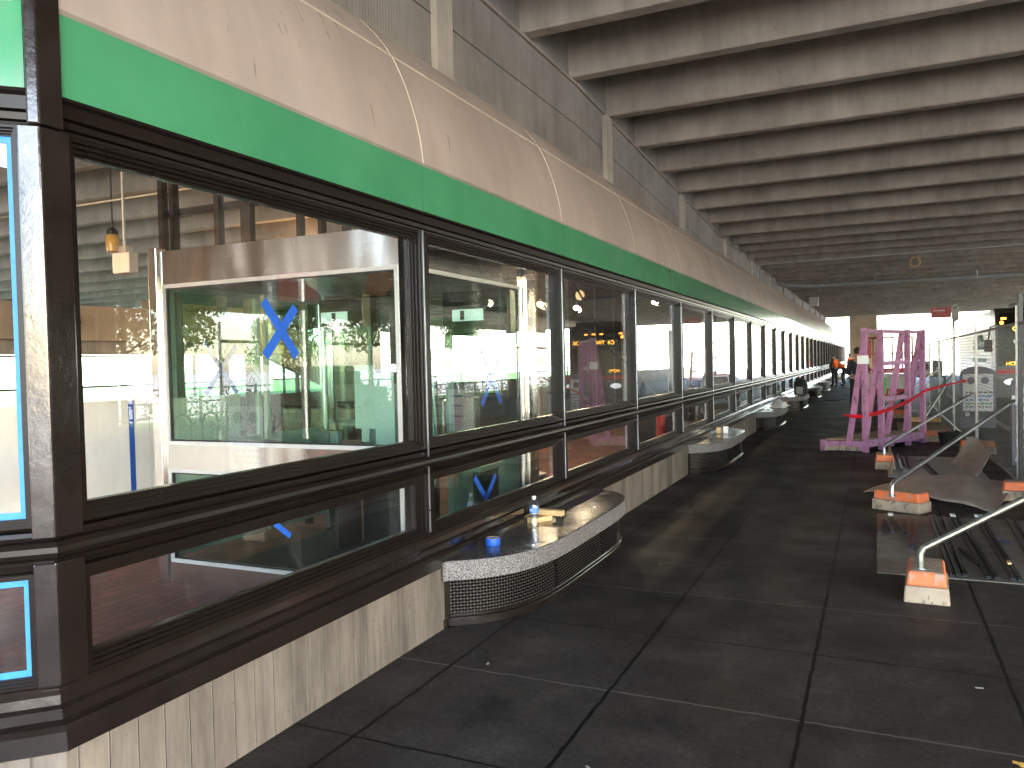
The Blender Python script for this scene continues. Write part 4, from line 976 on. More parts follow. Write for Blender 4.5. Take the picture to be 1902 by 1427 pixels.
def tree_proto(name, label, loc, H, group):
    t = thing(name, label, 'tree', loc, group)
    tk = MB(); tk.tube([(0, 0, -.2), (.03, 0, H * .3), (-.05, .04, H * .55), (0, 0, H * .85)], [.13, .10, .07, .02], 10)
    for i in range(7):
        a = i * 2.4; z = H * (.35 + .06 * i); tk.tube([(0, 0, z), (.5 * cos(a), .5 * sin(a), z + .4), (1.1 * cos(a), 1.1 * sin(a), z + 1.1)], [.05, .035, .012], 6)
    tk.build('trunk', 'foliage_trunk', t, local=True, smooth=True)
    cr = MB()
    for i in range(9):
        a = i * 2.4; r_ = .2 + .95 * random.random(); leaves(cr, (r_ * cos(a), r_ * sin(a), H * (.48 + .05 * i)), .85, .85, .6, 330, .085)
    cr.build('crown', 'leaf', t, local=True); return t
tp = tree_proto('young_tree', 'young leafy tree on the verge opposite the kiosk', (17.5, 14, 0), 5.2, 'young trees along the verges')
places = [(17.2, 18, 'just past the side wall end'), (19, 22, 'opposite the pickup truck'), (17.6, 25.5, 'between the pickup truck and the dark bus'), (18.6, 29, 'level with the front of the city bus'), (18, 33, 'level with the middle of the city bus'), (18.5, 37.5, 'level with the rear of the city bus'), (17.8, 42, 'just behind the city bus'), (20, 47, 'opposite the white bus'), (18, 4, 'opposite the corner post'), (9, -34, 'behind the camera over the roadway'), (-9, -38, 'behind the camera on the left'),
          (-22, 12, 'beyond the hall, left of the kiosk'), (-26, 31, 'beyond the hall, in the middle bays')]
for i, (x, y, l) in enumerate(places):
    c = copy_tree(tp, None, (x, y, 0), rz=i * 1.3, label='young leafy tree ' + l); s_ = 1 + .25 * sin(i * 2.1); c.scale = (s_, s_, s_)
hp = MB()
for i in range(26): leaves(hp, (15.2 + random.uniform(-.3, .3), -10 + i * 1.0 * 2.6, .45), .7, 1.4, .55, 240, .07)
tag(hp.build('shrub_border', 'shrub'), 'mass of low green shrubs planted along the verge', 'shrubs', kind='stuff')
# bike racks
br_ = MB().tube([(0, 0, 0), (0, 0, .65), (0, .06, .80), (0, .22, .86), (0, .38, .80), (0, .44, .65), (0, .44, 0)], .03, 10)
r0 = None
for i in range(5):
    l = ['first', 'second', 'third', 'fourth', 'fifth'][i] + ' hoop of the bike rack row by the roadway, counted from the near end'
    if r0 is None:
        r0 = br_.build('bike_rack_hoop', 'black', None, smooth=True); tag(r0, l, 'bike rack', 'bike rack hoops'); r0.location = (7.9, 11.6, -.13)
    else: copy_tree(r0, None, (7.9, 11.6 + i * .75, -.13), label=l)

# ------------------------------------------------------------------ ceiling services
t = thing('ceiling_pipe', 'long grey pipe slung under the deck ribs far ahead', 'pipe', (0, 31.5, 4.3))
MB().tube([(-3.3, 30.9, 4.36), (-3.0, 30.9, 4.28), (-2.2, 31.3, 4.22), (6, 31.6, 4.22), (16.5, 31.6, 4.24)], .075, 12).build('pipe', 'grey', t, smooth=True)
for x in (-1.6, 0, 1.4, 3.2, 4.6, 6.6, 8.5): MB().box(x - .02, x + .02, 31.42, 31.62, 4.16, 4.6).build('hanger', 'galv_dull', t)
t = thing('ceiling_conduit', 'thin pale conduit climbing from the canopy and crossing the ribs', 'conduit', (-3.1, 24.6, 4.3))
MB().tube([(-3.2, 24.8, 3.85), (-3.2, 24.8, 4.33), (-3.1, 24.8, 4.40), (-2.9, 24.8, 4.41), (4, 24.4, 4.41), (16, 24.4, 4.41)], .016, 8).build('conduit', 'lgrey', t, smooth=True)
t = thing('cable_coil', 'small coil of brown cable hanging from a deck rib', 'cable', (1.05, 25.5, 4.3))
MB().tube([(1.05 + .13 * cos(a), 25.5, 4.25 + .13 * sin(a)) for a in [2 * pi * i / 20 for i in range(21)]], .025, 6).build('coil', 'wood', t, smooth=True)
MB().tube([(1.05, 25.5, 4.38), (1.08, 25.5, 4.46)], .01, 6).build('hanger', 'black', t)
tag(MB().box(-2.86, -2.45, 40.2, 40.5, 4.02, 4.42).build('junction_box', 'offwhite', None, bev=.01), 'pale square box under the deck above the far canopy', 'box')

# ================================================================== inside the station
# ------------------------------------------------------------------ stainless kiosk
KX0, KX1, KY0, KY1, KT = -4.87, -2.72, 4.29, 6.30, 2.50
kk = thing('attendant_kiosk', 'stainless steel booth with green tinted windows behind the first big pane', 'kiosk', (-3.8, 5.3, 0))
def T_front(s, o, z): return (KX0 + s, KY0 - o, z)
def T_right(s, o, z): return (KX1 + o, KY0 + s, z)
def T_left(s, o, z): return (KX0 - o, KY0 + s, z)
def T_back(s, o, z): return (KX0 + s, KY1 + o, z)
def face(T, L, s0, s1, front=True):
    """bands, trims, two window rows on one side"""
    def bx(a, b, z0, z1, o0, o1, nm, mt, bev=0):
        m = MB(T); m.add([(a, o0, z0), (b, o0, z0), (b, o1, z0), (a, o1, z0), (a, o0, z1), (b, o0, z1), (b, o1, z1), (a, o1, z1)], [(0, 1, 2, 3), (4, 7, 6, 5), (0, 4, 5, 1), (1, 5, 6, 2), (2, 6, 7, 3), (3, 7, 4, 0)])
        return m.build(nm, mt, kk, bev=bev)
    mt = 'steel'
    bx(0, L, 2.252, KT, -.04, 0, 'fascia', mt); bx(0, L, .873, 1.052, -.04, 0, 'mid_band', mt); bx(0, L, .004, .165, -.04, 0, 'base_band', mt)
    for z0, z1 in ((.1655, .8725), (1.0525, 2.2515)):
        bx(0, s0, z0, z1, -.04, 0, 'jamb', mt); bx(s1, L, z0, z1, -.04, 0, 'jamb', mt)
        m = MB(T); ring(m, s0 + .0005, s1 - .0005, z0, z1, .028, .004, -.03); m.build('window_trim', 'alu' if front else 'palegreen', kk)
        m = MB(T); ring(m, s0 + .029, s1 - .029, z0 + .0285, z1 - .0285, .010, -.006, -.03); m.build('gasket', 'black', kk)
        bx(s0 + .036, s1 - .036, z0 + .036, z1 - .036, -.020, -.014, 'window_glass', 'kglass')
face(T_front, KX1 - KX0, .02, KX1 - KX0 - .045); face(T_right, KY1 - KY0, .16, 1.80)
for s0, s1 in ((.05, 1.0), (1.06, 1.95)):
    for z0, z1 in ((.2, .86), (1.0, 2.25)):
        m = MB(T_left); ring(m, s0, s1, z0, z1, .04, 0, -.04); m.build('window_trim', 'palegreen', kk)
        m = MB(T_left); m.add([(s0 + .04, -.022, z0 + .04), (s1 - .04, -.022, z0 + .04), (s1 - .04, -.018, z0 + .04), (s0 + .04, -.018, z0 + .04), (s0 + .04, -.022, z1 - .04), (s1 - .04, -.022, z1 - .04), (s1 - .04, -.018, z1 - .04), (s0 + .04, -.018, z1 - .04)], [(0, 1, 2, 3), (4, 7, 6, 5), (0, 4, 5, 1), (1, 5, 6, 2), (2, 6, 7, 3), (3, 7, 4, 0)]); m.build('window_glass', 'kglass', kk)
MB().box(KX0 - .0, KX0 + .04, KY0 + .042, KY1 - .05, 2.252, KT - .002).build('left_header', 'grey', kk)
MB().box(KX0 - .0, KX0 + .04, KY0 + .042, KY1 - .05, .86, .998).build('left_rail', 'palegreen', kk)
# back wall: a framed window with a steel panel, then a dark bay, then plain frames
def bk(x0, x1, z0, z1, nm, mt, y0=6.24, y1=6.29): return MB().box(x0, x1, y0, y1, z0, z1).build(nm, mt, kk)
m = MB(lambda s, o, z: (s, KY1 - .04 - o, z)); ring(m, -4.83, -4.36, 1.06, 1.99, .035, .0, -.03); m.build('window_trim', 'palegreen', kk)
bk(-4.79, -4.40, 1.10, 1.95, 'window_glass', 'kglass', 6.262, 6.268)
bk(-4.83, -4.36, .90, 1.055, 'steel_panel', 'steel'); bk(-4.83, -4.36, .30, .86, 'steel_panel', 'steel')
bk(-4.84, -2.76, 2.26, 2.498, 'rear_header', 'grey'); bk(-4.34, -4.27, .1, 2.25, 'rear_post', 'black'); bk(-3.55, -3.49, .1, 2.25, 'rear_post', 'palegreen')
bk(-3.47, -2.80, .1, .95, 'rear_panel', 'grey')
MB().box(KX0 + .045, KX1 - .045, KY0 + .045, KY1 - .065, 2.44, 2.49).build('ceiling', 'black', kk)
MB().box(KX0 + .045, KX1 - .045, KY0 + .045, KY1 - .065, .006, .03).build('floor', 'rubber', kk)
MB().box(-4.965, -4.873, 4.262, 4.36, .004, 2.53).build('corner_post', 'steel', kk, bev=.008)
MB().box(-2.715, -2.68, 6.14, 6.33, .004, 2.52).build('corner_post', 'steel', kk, bev=.006)
MB().box(-4.86, -4.78, 6.10, 6.235, .03, 2.43).build('round_column', 'steel', kk, bev=.03)
hd = MB(); hd.add([(-4.7, 5.6, 2.435), (-3.9, 5.6, 2.435), (-3.9, 6.1, 2.435), (-4.7, 6.1, 2.435), (-4.5, 5.75, 2.24), (-4.05, 5.75, 2.24), (-4.05, 6.05, 2.24), (-4.5, 6.05, 2.24)], [(0, 1, 2, 3), (7, 6, 5, 4), (0, 4, 5, 1), (1, 5, 6, 2), (2, 6, 7, 3), (3, 7, 4, 0)]); hd.build('lamp_hood', 'steel', kk)
def xtape(T, cx, cz, w, h, o, lean, nm='tape_cross'):
    m = MB(T)
    for sg in (1, -1):
        a = Vector((cx - sg * w / 2 + lean, cz - h / 2)); b = Vector((cx + sg * w / 2, cz + h / 2 * (1 if sg < 0 else .86))); d = (b - a).normalized(); p = Vector((-d.y, d.x)) * .024
        oo = o + (.0006 if sg > 0 else 0)
        P = [a - p, b - p, b + p, a + p]; m.add([(v.x, oo, v.y) for v in P] + [(v.x, oo + .0004, v.y) for v in P], [(0, 1, 2, 3), (7, 6, 5, 4), (0, 4, 5, 1), (1, 5, 6, 2), (2, 6, 7, 3), (3, 7, 4, 0)])
    m.build(nm, 'tape', kk)
xtape(T_right, 1.24, 1.50, .34, .42, -.0135, .0); xtape(T_right, 1.10, .57, .36, .38, -.0135, 0)
xtape(T_left, .55, 1.62, .34, .42, -.030, 0)
_k = kk
kk = w0
xtape(T_main, 2.88, 1.785, .215, .25, -.0572, .0, 'tape_cross')
kk = _k
sp2 = MB(T_main)
for a, b in (((2.80, .895), (2.905, .815)),):
    a = Vector(a); b = Vector(b); d = (b - a).normalized(); p = Vector((-d.y, d.x)) * .013; P = [a - p, b - p, b + p, a + p]
    sp2.add([(v.x, -.0572, v.y) for v in P] + [(v.x, -.0566, v.y) for v in P], [(0, 1, 2, 3), (7, 6, 5, 4), (0, 4, 5, 1), (1, 5, 6, 2), (2, 6, 7, 3), (3, 7, 4, 0)])
sp2.build('tape_strip', 'tape', w0)
# fittings inside the booth
t = thing('wall_display', 'dark display unit with pale lit strip high in the booth corner', 'display', (-4.6, 6.1, 2.0))
MB().box(-4.76, -4.40, 6.0, 6.2, 1.99, 2.235).build('housing', 'black', t, bev=.006)
MB().box(-4.73, -4.43, 5.992, 5.999, 2.02, 2.12).build('lit_strip', 'lit', t)
MB().box(-4.60, -4.56, 5.986, 5.991, 2.03, 2.11).build('black_marks', 'black', t)
t = thing('wall_display', 'dark display unit with pale lit strip seen through the side window', 'display', (-3.0, 6.1, 2.0))
MB().box(-3.45, -2.80, 6.05, 6.2, 1.86, 2.235).build('housing', 'black', t, bev=.006)
MB().box(-3.35, -3.05, 6.042, 6.049, 1.98, 2.08).build('lit_strip', 'lit', t)
MB().box(-3.27, -3.23, 6.036, 6.041, 1.99, 2.07).build('black_marks', 'black', t)
t = thing('electrical_cabinet', 'tall black cabinet at the back of the booth', 'cabinet', (-4.0, 6.0, 0))
MB().box(-4.25, -3.62, 5.9, 6.22, .03, 1.55).build('cabinet_body', 'black', t, bev=.01)
MB().box(-4.20, -3.95, 5.885, 5.899, .75, 1.45).build('cabinet_door', 'grey', t); MB().box(-3.90, -3.66, 5.885, 5.899, .75, 1.45).build('cabinet_door', 'grey', t)
t = thing('paper_sheet', 'pale green sheet hanging inside the booth', 'paper', (-4.15, 5.86, 1.3))
MB().box(-4.27, -4.05, 5.855, 5.858, 1.05, 1.62).build('sheet', 'paper', t); MB().box(-4.2, -4.12, 5.850, 5.854, .93, 1.05).build('loose_end', 'paper', t)
t = thing('paper_sheet', 'pale sheet hanging behind the side window of the booth', 'paper', (-3.55, 5.2, 1.3))
MB().box(-3.6, -3.42, 5.2, 5.203, .95, 1.55).build('sheet', 'paper', t); MB().box(-3.55, -3.49, 5.195, 5.199, .78, .95).build('loose_end', 'paper', t)
t = thing('conduit_bundle', 'pale bent conduits running down inside the booth', 'conduit', (-3.3, 5.9, 0))
for dx in (0, .03): MB().tube([tuple(x) for x in spline([(-3.50 + dx, 5.7, 2.4), (-3.46 + dx, 5.72, 2.1), (-3.42 + dx, 5.75, 1.4), (-3.40 + dx, 5.75, .8), (-3.55 + dx, 5.8, .2)], 5)], .010, 6).build('conduit', 'palegreen', t, smooth=True)
MB().tube([(-4.72, 6.0, 2.4), (-4.74, 6.05, 2.2), (-4.74, 6.05, 1.2), (-4.74, 6.05, .95)], .012, 6).build('conduit', 'galv', t, smooth=True)
t = thing('junction_boxes', 'pair of grey switch boxes on the conduits in the booth', 'box', (-4.7, 6.0, .95))
MB().box(-4.79, -4.66, 5.96, 6.04, .86, 1.02).build('box_body', 'grey', t, bev=.005); MB().box(-4.65, -4.56, 5.97, 6.04, .88, 1.01).build('box_cover', 'lgrey', t, bev=.004)
t = thing('door_closer', 'grey bracket and black operator on the far side of the booth', 'bracket', (-3.6, 5.9, 1.75))
MB().box(-3.78, -3.70, 5.7, 5.85, 1.62, 1.95).build('operator', 'black', t, bev=.005); MB().box(-3.70, -3.60, 5.72, 5.84, 1.62, 2.02).build('bracket', 'lgrey', t, bev=.004); MB().box(-3.60, -3.25, 5.74, 5.82, 1.64, 1.74).build('arm', 'lgrey', t, bev=.004)
t = thing('booth_counter', 'dark counter shelf running across the booth', 'counter', (-3.8, 5.9, .8))
MB().box(-4.3, -2.8, 5.45, 5.86, .76, .80).build('counter_top', 'grey', t); MB().box(-4.28, -4.22, 5.5, 5.84, .03, .755).build('counter_leg', 'black', t); MB().box(-2.9, -2.84, 5.5, 5.84, .03, .755).build('counter_leg', 'black', t)

# ------------------------------------------------------------------ white hoarding boards with blue tape
for i, (a, b, l) in enumerate(((1.6, 3.60, 'white hoarding board seen through the turned window'), (3.605, 5.22, 'white hoarding board left of the blue tape line'), (5.225, 6.38, 'white hoarding board right of the blue tape line, behind the booth'))):
    t = thing('hoarding_board', l, 'board', (-6.13, (a + b) / 2, 0), 'white hoarding boards')
    MB().box(-6.15, -6.13, a, b, .02, 1.345 + .012 * (i == 1)).build('panel', 'white', t)
    m = MB(); m.box(-6.40, -6.16, a + .3, a + .36, .003, .06); m.bar((-6.38, a + .33, .03), (-6.17, a + .33, 1.1), .04); m.build('back_strut', 'wood', t)
    if i: MB().box(-6.129, -6.1275, a + .05, b - .04, .02, .075 + .02 * i).build('bottom_tape', 'tape', t)
tag(MB().box(-6.127, -6.1255, 5.00, 5.055, .02, 1.35).build('tape_line', 'tape'), 'vertical strip of blue tape joining two white hoarding boards', 'tape')
# ------------------------------------------------------------------ black steel frame above the booth
t = thing('black_steel_grid', 'black steel stud grid rising above the booth roof', 'frame', (-5, 6.5, 2.5))
for x, w in ((-7.25, .07), (-7.08, .07), (-6.42, .07), (-6.02, .13), (-5.32, .05), (-5.05, .05), (-4.75, .06), (-4.45, .05), (-3.9, .05), (-3.4, .05)):
    MB().box(x - w / 2, x + w / 2, 6.42, 6.50, .004 if x < -5 else 2.53, 4.4).build('stud', 'black', t)
MB().box(-7.3, -3.3, 6.505, 6.56, 3.34, 3.42).build('cross_rail', 'black', t)
# ------------------------------------------------------------------ hall lights
E0 = .9
def plamp(name, loc, watts, col, parent):
    l = bpy.data.lights.new(name, 'POINT'); l.energy = watts; l.color = col; l.shadow_soft_size = .05
    o = bpy.data.objects.new(name, l); COL.objects.link(o); o.parent = parent; o.location = Vector(loc) - org(parent); return o
BUL = [(-4.5, 8.63, 2.43, 'first bare bulb, seen through the booth side window'), (-4.5, 9.88, 2.48, 'second bare bulb, at the right edge of the booth window'), (-4.5, 10.79, 2.47, 'third bare bulb, just right of the steel booth'), (-4.5, 12.34, 2.50, 'fourth bare bulb, by the black cable'), (-4.5, 17.39, 2.9, 'fifth bare bulb, in the fourth bay'), (-4.5, 22.07, 3.04, 'sixth bare bulb, in the fifth bay')]
for x, y, z, l in BUL:
    t = thing('light_bulb', l, 'bulb', (x, y, z), 'bare bulbs strung along the hall')
    MB().sphere((x, y, z), .042).build('glass_globe', 'bulb', t, smooth=True); MB().lathe([(.018, 0), (.02, .06), (.012, .07)], (x, y, z + .035), 10).build('socket', 'black', t, smooth=True)
    MB().tube([(x, y, z + .1), (x + .01, y, z + .5), (x, y, 4.35)], .004, 5).build('flex', 'black', t)
    plamp('bulb_light', (x + .07, y, z - .03), 6 * E0, (1, .78, .5), t)
t = thing('emergency_light', 'white emergency light box hanging on a thin rod', 'light', (-7.27, 6.0, 2.8))
MB().box(-7.40, -7.14, 5.9, 6.02, 2.66, 2.88).build('housing', 'offwhite', t, bev=.015); MB().box(-7.33, -7.21, 5.92, 6.0, 2.882, 2.95).build('bracket', 'galv', t)
MB().tube([(-7.27, 5.96, 2.95), (-7.27, 5.96, 4.9)], .016, 8).build('rod', 'lgrey', t, smooth=True)
t = thing('jar_lamp', 'amber glass jar lamp under a dark rib', 'lamp', (-8.75, 7, 3.2))
MB().lathe([(.02, -.16), (.07, -.14), (.085, -.05), (.08, .04), (.06, .07)], (-8.75, 7, 3.28), 16).build('amber_glass', pbr('amber_glass', (.55, .36, .10), .15), t, smooth=True)
MB().lathe([(.07, 0), (.07, .05), (.02, .09)], (-8.75, 7, 3.35), 16).build('cap', 'black', t, smooth=True); MB().tube([(-8.75, 7, 3.44), (-8.75, 7, 4.9)], .012, 6).build('stem', 'black', t)
t = thing('wall_lamp', 'warm lamp glowing on the inner column at the far left', 'lamp', (-8.9, 3.1, 2.35))
MB().sphere((-8.62, 3.35, 2.42), .06).build('globe', 'bulb', t, smooth=True); MB().box(-8.72, -8.70, 3.30, 3.40, 2.3, 2.5).build('bracket', 'black', t)
plamp('warm_light', (-8.45, 3.35, 2.45), 25 * E0, (1, .58, .25), t)
t = thing('sodium_lamp', 'orange lamp hanging deep in the hall beyond the booth', 'lamp', (-11, 13, 3.0))
MB().sphere((-11, 14.5, 2.95), .07).build('globe', 'bulb', t, smooth=True); MB().tube([(-11, 14.5, 3.02), (-11, 14.5, 4.5)], .01, 6).build('stem', 'black', t)
plamp('orange_light', (-10.9, 14.4, 2.95), 30 * E0, (1, .58, .25), t)
# hall structure
t = thing('hall_girder', 'tan concrete girder with a round dark pipe mouth across the back of the hall', 'girder', (-12, 12, 2.1))
MB().box(-12.5, -12, 7.5, 13.5, 2.15, 2.75).build('girder', 'pier', t, bev=.02); MB().box(-12.4, -12.1, 7.5, 14.0, 1.93, 2.145).build('lower_rail', 'column', t)
MB().lathe([(.10, 0), (.14, 0), (.14, .14), (.10, .14)], (-12.0, 8.7, 2.45), 20, 'x').build('pipe_mouth', 'black', t, smooth=True)
t = thing('stair_parapet', 'ribbed concrete stair parapet sloping down across the back of the hall', 'stair', (-13, 14, 2))
m = MB(); m.add([(-13.2, 11, 2.0), (-13.0, 11, 2.0), (-13.0, 14.2, 2.0), (-13.2, 14.2, 2.0), (-13.2, 11, 3.0), (-13, 11, 3.0), (-13, 14.2, 3.0), (-13.2, 14.2, 3.0)], [(0, 3, 2, 1), (4, 5, 6, 7), (0, 1, 5, 4), (1, 2, 6, 5), (2, 3, 7, 6), (3, 0, 4, 7)])
m.add([(-13.2, 14.2, 2.0), (-13.0, 14.2, 2.0), (-13.0, 19, .3), (-13.2, 19, .3), (-13.2, 14.2, 3.0), (-13, 14.2, 3.0), (-13, 19, 1.2), (-13.2, 19, 1.2)], [(0, 3, 2, 1), (4, 5, 6, 7), (0, 1, 5, 4), (1, 2, 6, 5), (2, 3, 7, 6), (3, 0, 4, 7)])
m.build('parapet', 'ribbed', t)
t = thing('hall_railing', 'thin dark railing along the open back of the hall', 'railing', (-15, 20, .9))
m = MB()
for z in (1.3, 1.95): m.box(-15.12, -15.08, -5, 70, z, z + .04)
m.build('rails', 'black', t); m = MB(); y = -5
while y < 70: m.box(-15.13, -15.07, y, y + .05, .9, 2.0); y += 3.2
m.build('posts', 'black', t)
t = thing('added_slot_wall', 'added slotted wall behind the camera side, darkening and streaking the booth reflection', 'wall', (-11, -5.6, 0))  # unseen wall added to dim the booth reflection; slots give light streaks
m = MB()
for a, b in ((-15.15, -12.62), (-12.5, -11.75), (-11.58, -8.3)): m.box(a, b, -5.7, -5.5, .003, 5.62)
m.box(-15.35, -15.16, -5.7, 4.5, .003, 5.62)
m.build('wall_panels', 'pale_bounce', t); MB().box(-15.15, -8.3, -5.49, -5.46, 2.9, 3.1).build('dark_string_course', 'black', t)
t = thing('dark_partition', 'dark grey partition wall standing inside the hall behind the third pane', 'wall', (-9, 27.6, 0))
MB().box(-9.12, -9.0, 24.3, 31.0, .003, 4.38).build('partition', pbr('dark_grey_partition', (.075, .068, .062), .7), t)
for y in (26.5, 28.7): MB().box(-8.995, -8.98, y, y + .06, .003, 4.3).build('cover_strip', 'grey', t)
# conduits under the hall ceiling
t = thing('hall_conduit', 'thin white conduit crossing under the hall ribs', 'conduit', (-8, 7.2, 3.6))
MB().tube([(-12, 6.9, 3.75), (-3.6, 6.9, 3.75)], .012, 6).build('conduit', 'offwhite', t)
t = thing('sprinkler_pipe', 'dark sprinkler pipe running the length of the hall', 'pipe', (-6.5, 20, 3.9))
MB().tube([(-6.6, 5, 3.85), (-6.6, 60, 3.85)], .05, 8).build('pipe', 'frame_smooth', t, smooth=True)
# hanging reel with cord, black cable
t = thing('hanging_gong', 'small pale round disc hanging on a cord behind the third pane', 'disc', (-4, 11.5, 2.6))
MB().lathe([(.02, 0), (.07, .0), (.08, .02), (.07, .04), (.02, .04)], (-4, 11.15, 2.6), 20, 'y').build('disc', 'ply', t, smooth=True); MB().tube([(-4, 11.17, 2.67), (-4, 11.17, 4.5)], .01, 6).build('cord', 'black', t)
t = thing('hanging_cable', 'slack black cable drooping behind the third pane', 'cable', (-3, 9, 1.8))
MB().tube([tuple(x) for x in spline([(-3.0, 7.9, 2.6), (-2.95, 8.5, 2.2), (-2.9, 9.1, 1.75), (-2.85, 9.7, 1.55), (-2.85, 9.9, 1.2), (-2.85, 10.1, .6), (-2.9, 10.3, .02)], 5)], .013, 6).build('cable', 'black', t, smooth=True)
# fare gates, machines, crates
for i, y in enumerate((9.5, 10.6, 11.7, 12.8)):
    l = ['nearest', 'second', 'third', 'farthest'][i] + ' steel fare gate cabinet in the hall'
    t = thing('fare_gate', l, 'fare gate', (-7.5, y, 0), 'row of fare gates')
    MB().box(-8.3, -6.7, y, y + .28, .003, 1.02).build('cabinet', 'steel', t, bev=.03); MB().box(-8.25, -6.75, y + .02, y + .26, 1.021, 1.05).build('black_top', 'black', t, bev=.01)
    MB().box(-7.6, -7.5, y + .285, y + .55, .35, .95).build('flap', 'red', t, bev=.02)
for i, (x, y, w, h, mt, l) in enumerate(((-3.6, 13.2, .7, .85, 'dark', 'black rubbish bin near the fourth pane'), (-3.4, 15.4, .5, 1.0, 'grey', 'grey machine housing inside the fourth bay'), (-3.5, 19.8, .8, .9, 'grey', 'grey machine housing inside the sixth bay'), (-4.4, 24.5, .9, 1.1, 'dark', 'dark cabinet inside the tenth bay'), (-3.8, 29, .8, 1.2, 'grey', 'grey cabinet inside the twelfth bay'))):
    t = thing('hall_cabinet', l, 'cabinet', (x, y, 0)); MB().box(x - w / 2, x + w / 2, y, y + .6, .003, h).build('cabinet_body', mt, t, bev=.03)
    MB().box(x - w / 2 + .06, x + w / 2 - .06, y - .012, y - .002, h * .4, h * .85).build('front_panel', 'black', t); MB().box(x - w / 2 + .03, x + w / 2 - .03, y + .03, y + .57, h + .001, h + .03).build('lid', 'black', t, bev=.01)
t = thing('paint_bucket', 'blue bucket on the hall floor beyond the booth', 'bucket', (-3.6, 8.3, 0))
MB().lathe([(.12, 0), (.15, .30), (.158, .31), (.145, .31), (.115, .02)], (-3.6, 8.3, .004), 20).build('bucket', 'blueprint', t, smooth=True)
MB().lathe([(.01, 0), (.155, 0), (.155, .02), (.01, .02)], (-3.6, 8.3, .316), 20).build('lid', 'offwhite', t, smooth=True)
MB().tube([(-3.6 + .15 * cos(a), 8.3, .30 - .12 * sin(a)) for a in [pi * i / 10 for i in range(11)]], .004, 5).build('handle', 'galv', t)
t = thing('fire_pipe', 'red standpipe inside the fifth bay', 'pipe', (-3.0, 11.9, 0))
MB().tube([(-3.0, 11.9, 0), (-3.0, 11.9, .80)], .07, 14).build('standpipe', 'red', t, smooth=True); MB().lathe([(.05, 0), (.09, .01), (.09, .05), (.03, .09)], (-3.0, 11.9, .80), 14).build('cap', 'red', t, smooth=True)
t = thing('white_ladder', 'white stepladder inside the fifth bay', 'ladder', (-5.2, 25.5, 0))
for x in (-5.5, -5.05): MB().bar((x, 25.5, .003), (x + .05, 25.9, 1.9), .06, .03).build('stile', 'offwhite', t)
for z in (.3, .6, .9, 1.2, 1.5, 1.8): MB().bar((-5.47, 25.5 + z * .21, z), (-5.02, 25.5 + z * .21, z), .08, .025).build('rung', 'offwhite', t)
# yellow barricades in the roadway (mirrored in the booth windows)
BP = [(8.6, 17.4), (9.3, 18.3), (10.4, 19.0), (9.9, 16.3)]
for i, (x, y) in enumerate(BP):
    t = thing('folding_sign', ['leftmost', 'second', 'third', 'fourth'][i] + ' yellow folding floor sign mirrored in the booth glass', 'floor sign', (x, y, -.13), 'yellow folding signs on the roadway')
    for sg in (1, -1):
        m = MB(); m.add([(x + sg * .18, y - .16, -.128), (x + sg * .18, y + .16, -.128), (x + sg * .02, y + .10, .82), (x + sg * .02, y - .10, .82), (x + sg * .165, y - .16, -.128), (x + sg * .165, y + .16, -.128), (x + sg * .005, y + .10, .82), (x + sg * .005, y - .10, .82)], [(0, 1, 2, 3), (7, 6, 5, 4), (0, 4, 5, 1), (1, 5, 6, 2), (2, 6, 7, 3), (3, 7, 4, 0)])
        m.build('board', 'yellow', t)

t = thing('floor_cable', 'black cable looped on the paving beyond the fourth bench', 'cable', (-1.3, 33, 0))
MB().tube([tuple(x) for x in spline([(-1.9, 30, .012), (-1.2, 31, .012), (-.8, 33, .012), (-1.3, 35.5, .012), (-.7, 38, .012), (-1.1, 41, .012), (-1.6, 43, .012)], 6)], .014, 6).build('cable', 'rubber', t, smooth=True)
t = thing('lumber_stack', 'short stack of pale planks lying past the rack against the fence', 'planks', (1.1, 21.2, 0))
for i in range(3): MB().box(.75, 1.38, 20.9 + i * .13, 21.02 + i * .13, .003, .05 + .02 * i).build('plank', 'wood', t)
t = thing('black_bucket', 'black rubber tub standing by the fence beyond the small curled sheet', 'tub', (1.15, 15.6, 0))
MB().lathe([(.14, 0), (.19, .22), (.20, .23), (.18, .23), (.13, .02)], (1.15, 15.6, .003), 20).build('tub', 'rubber', t, smooth=True)

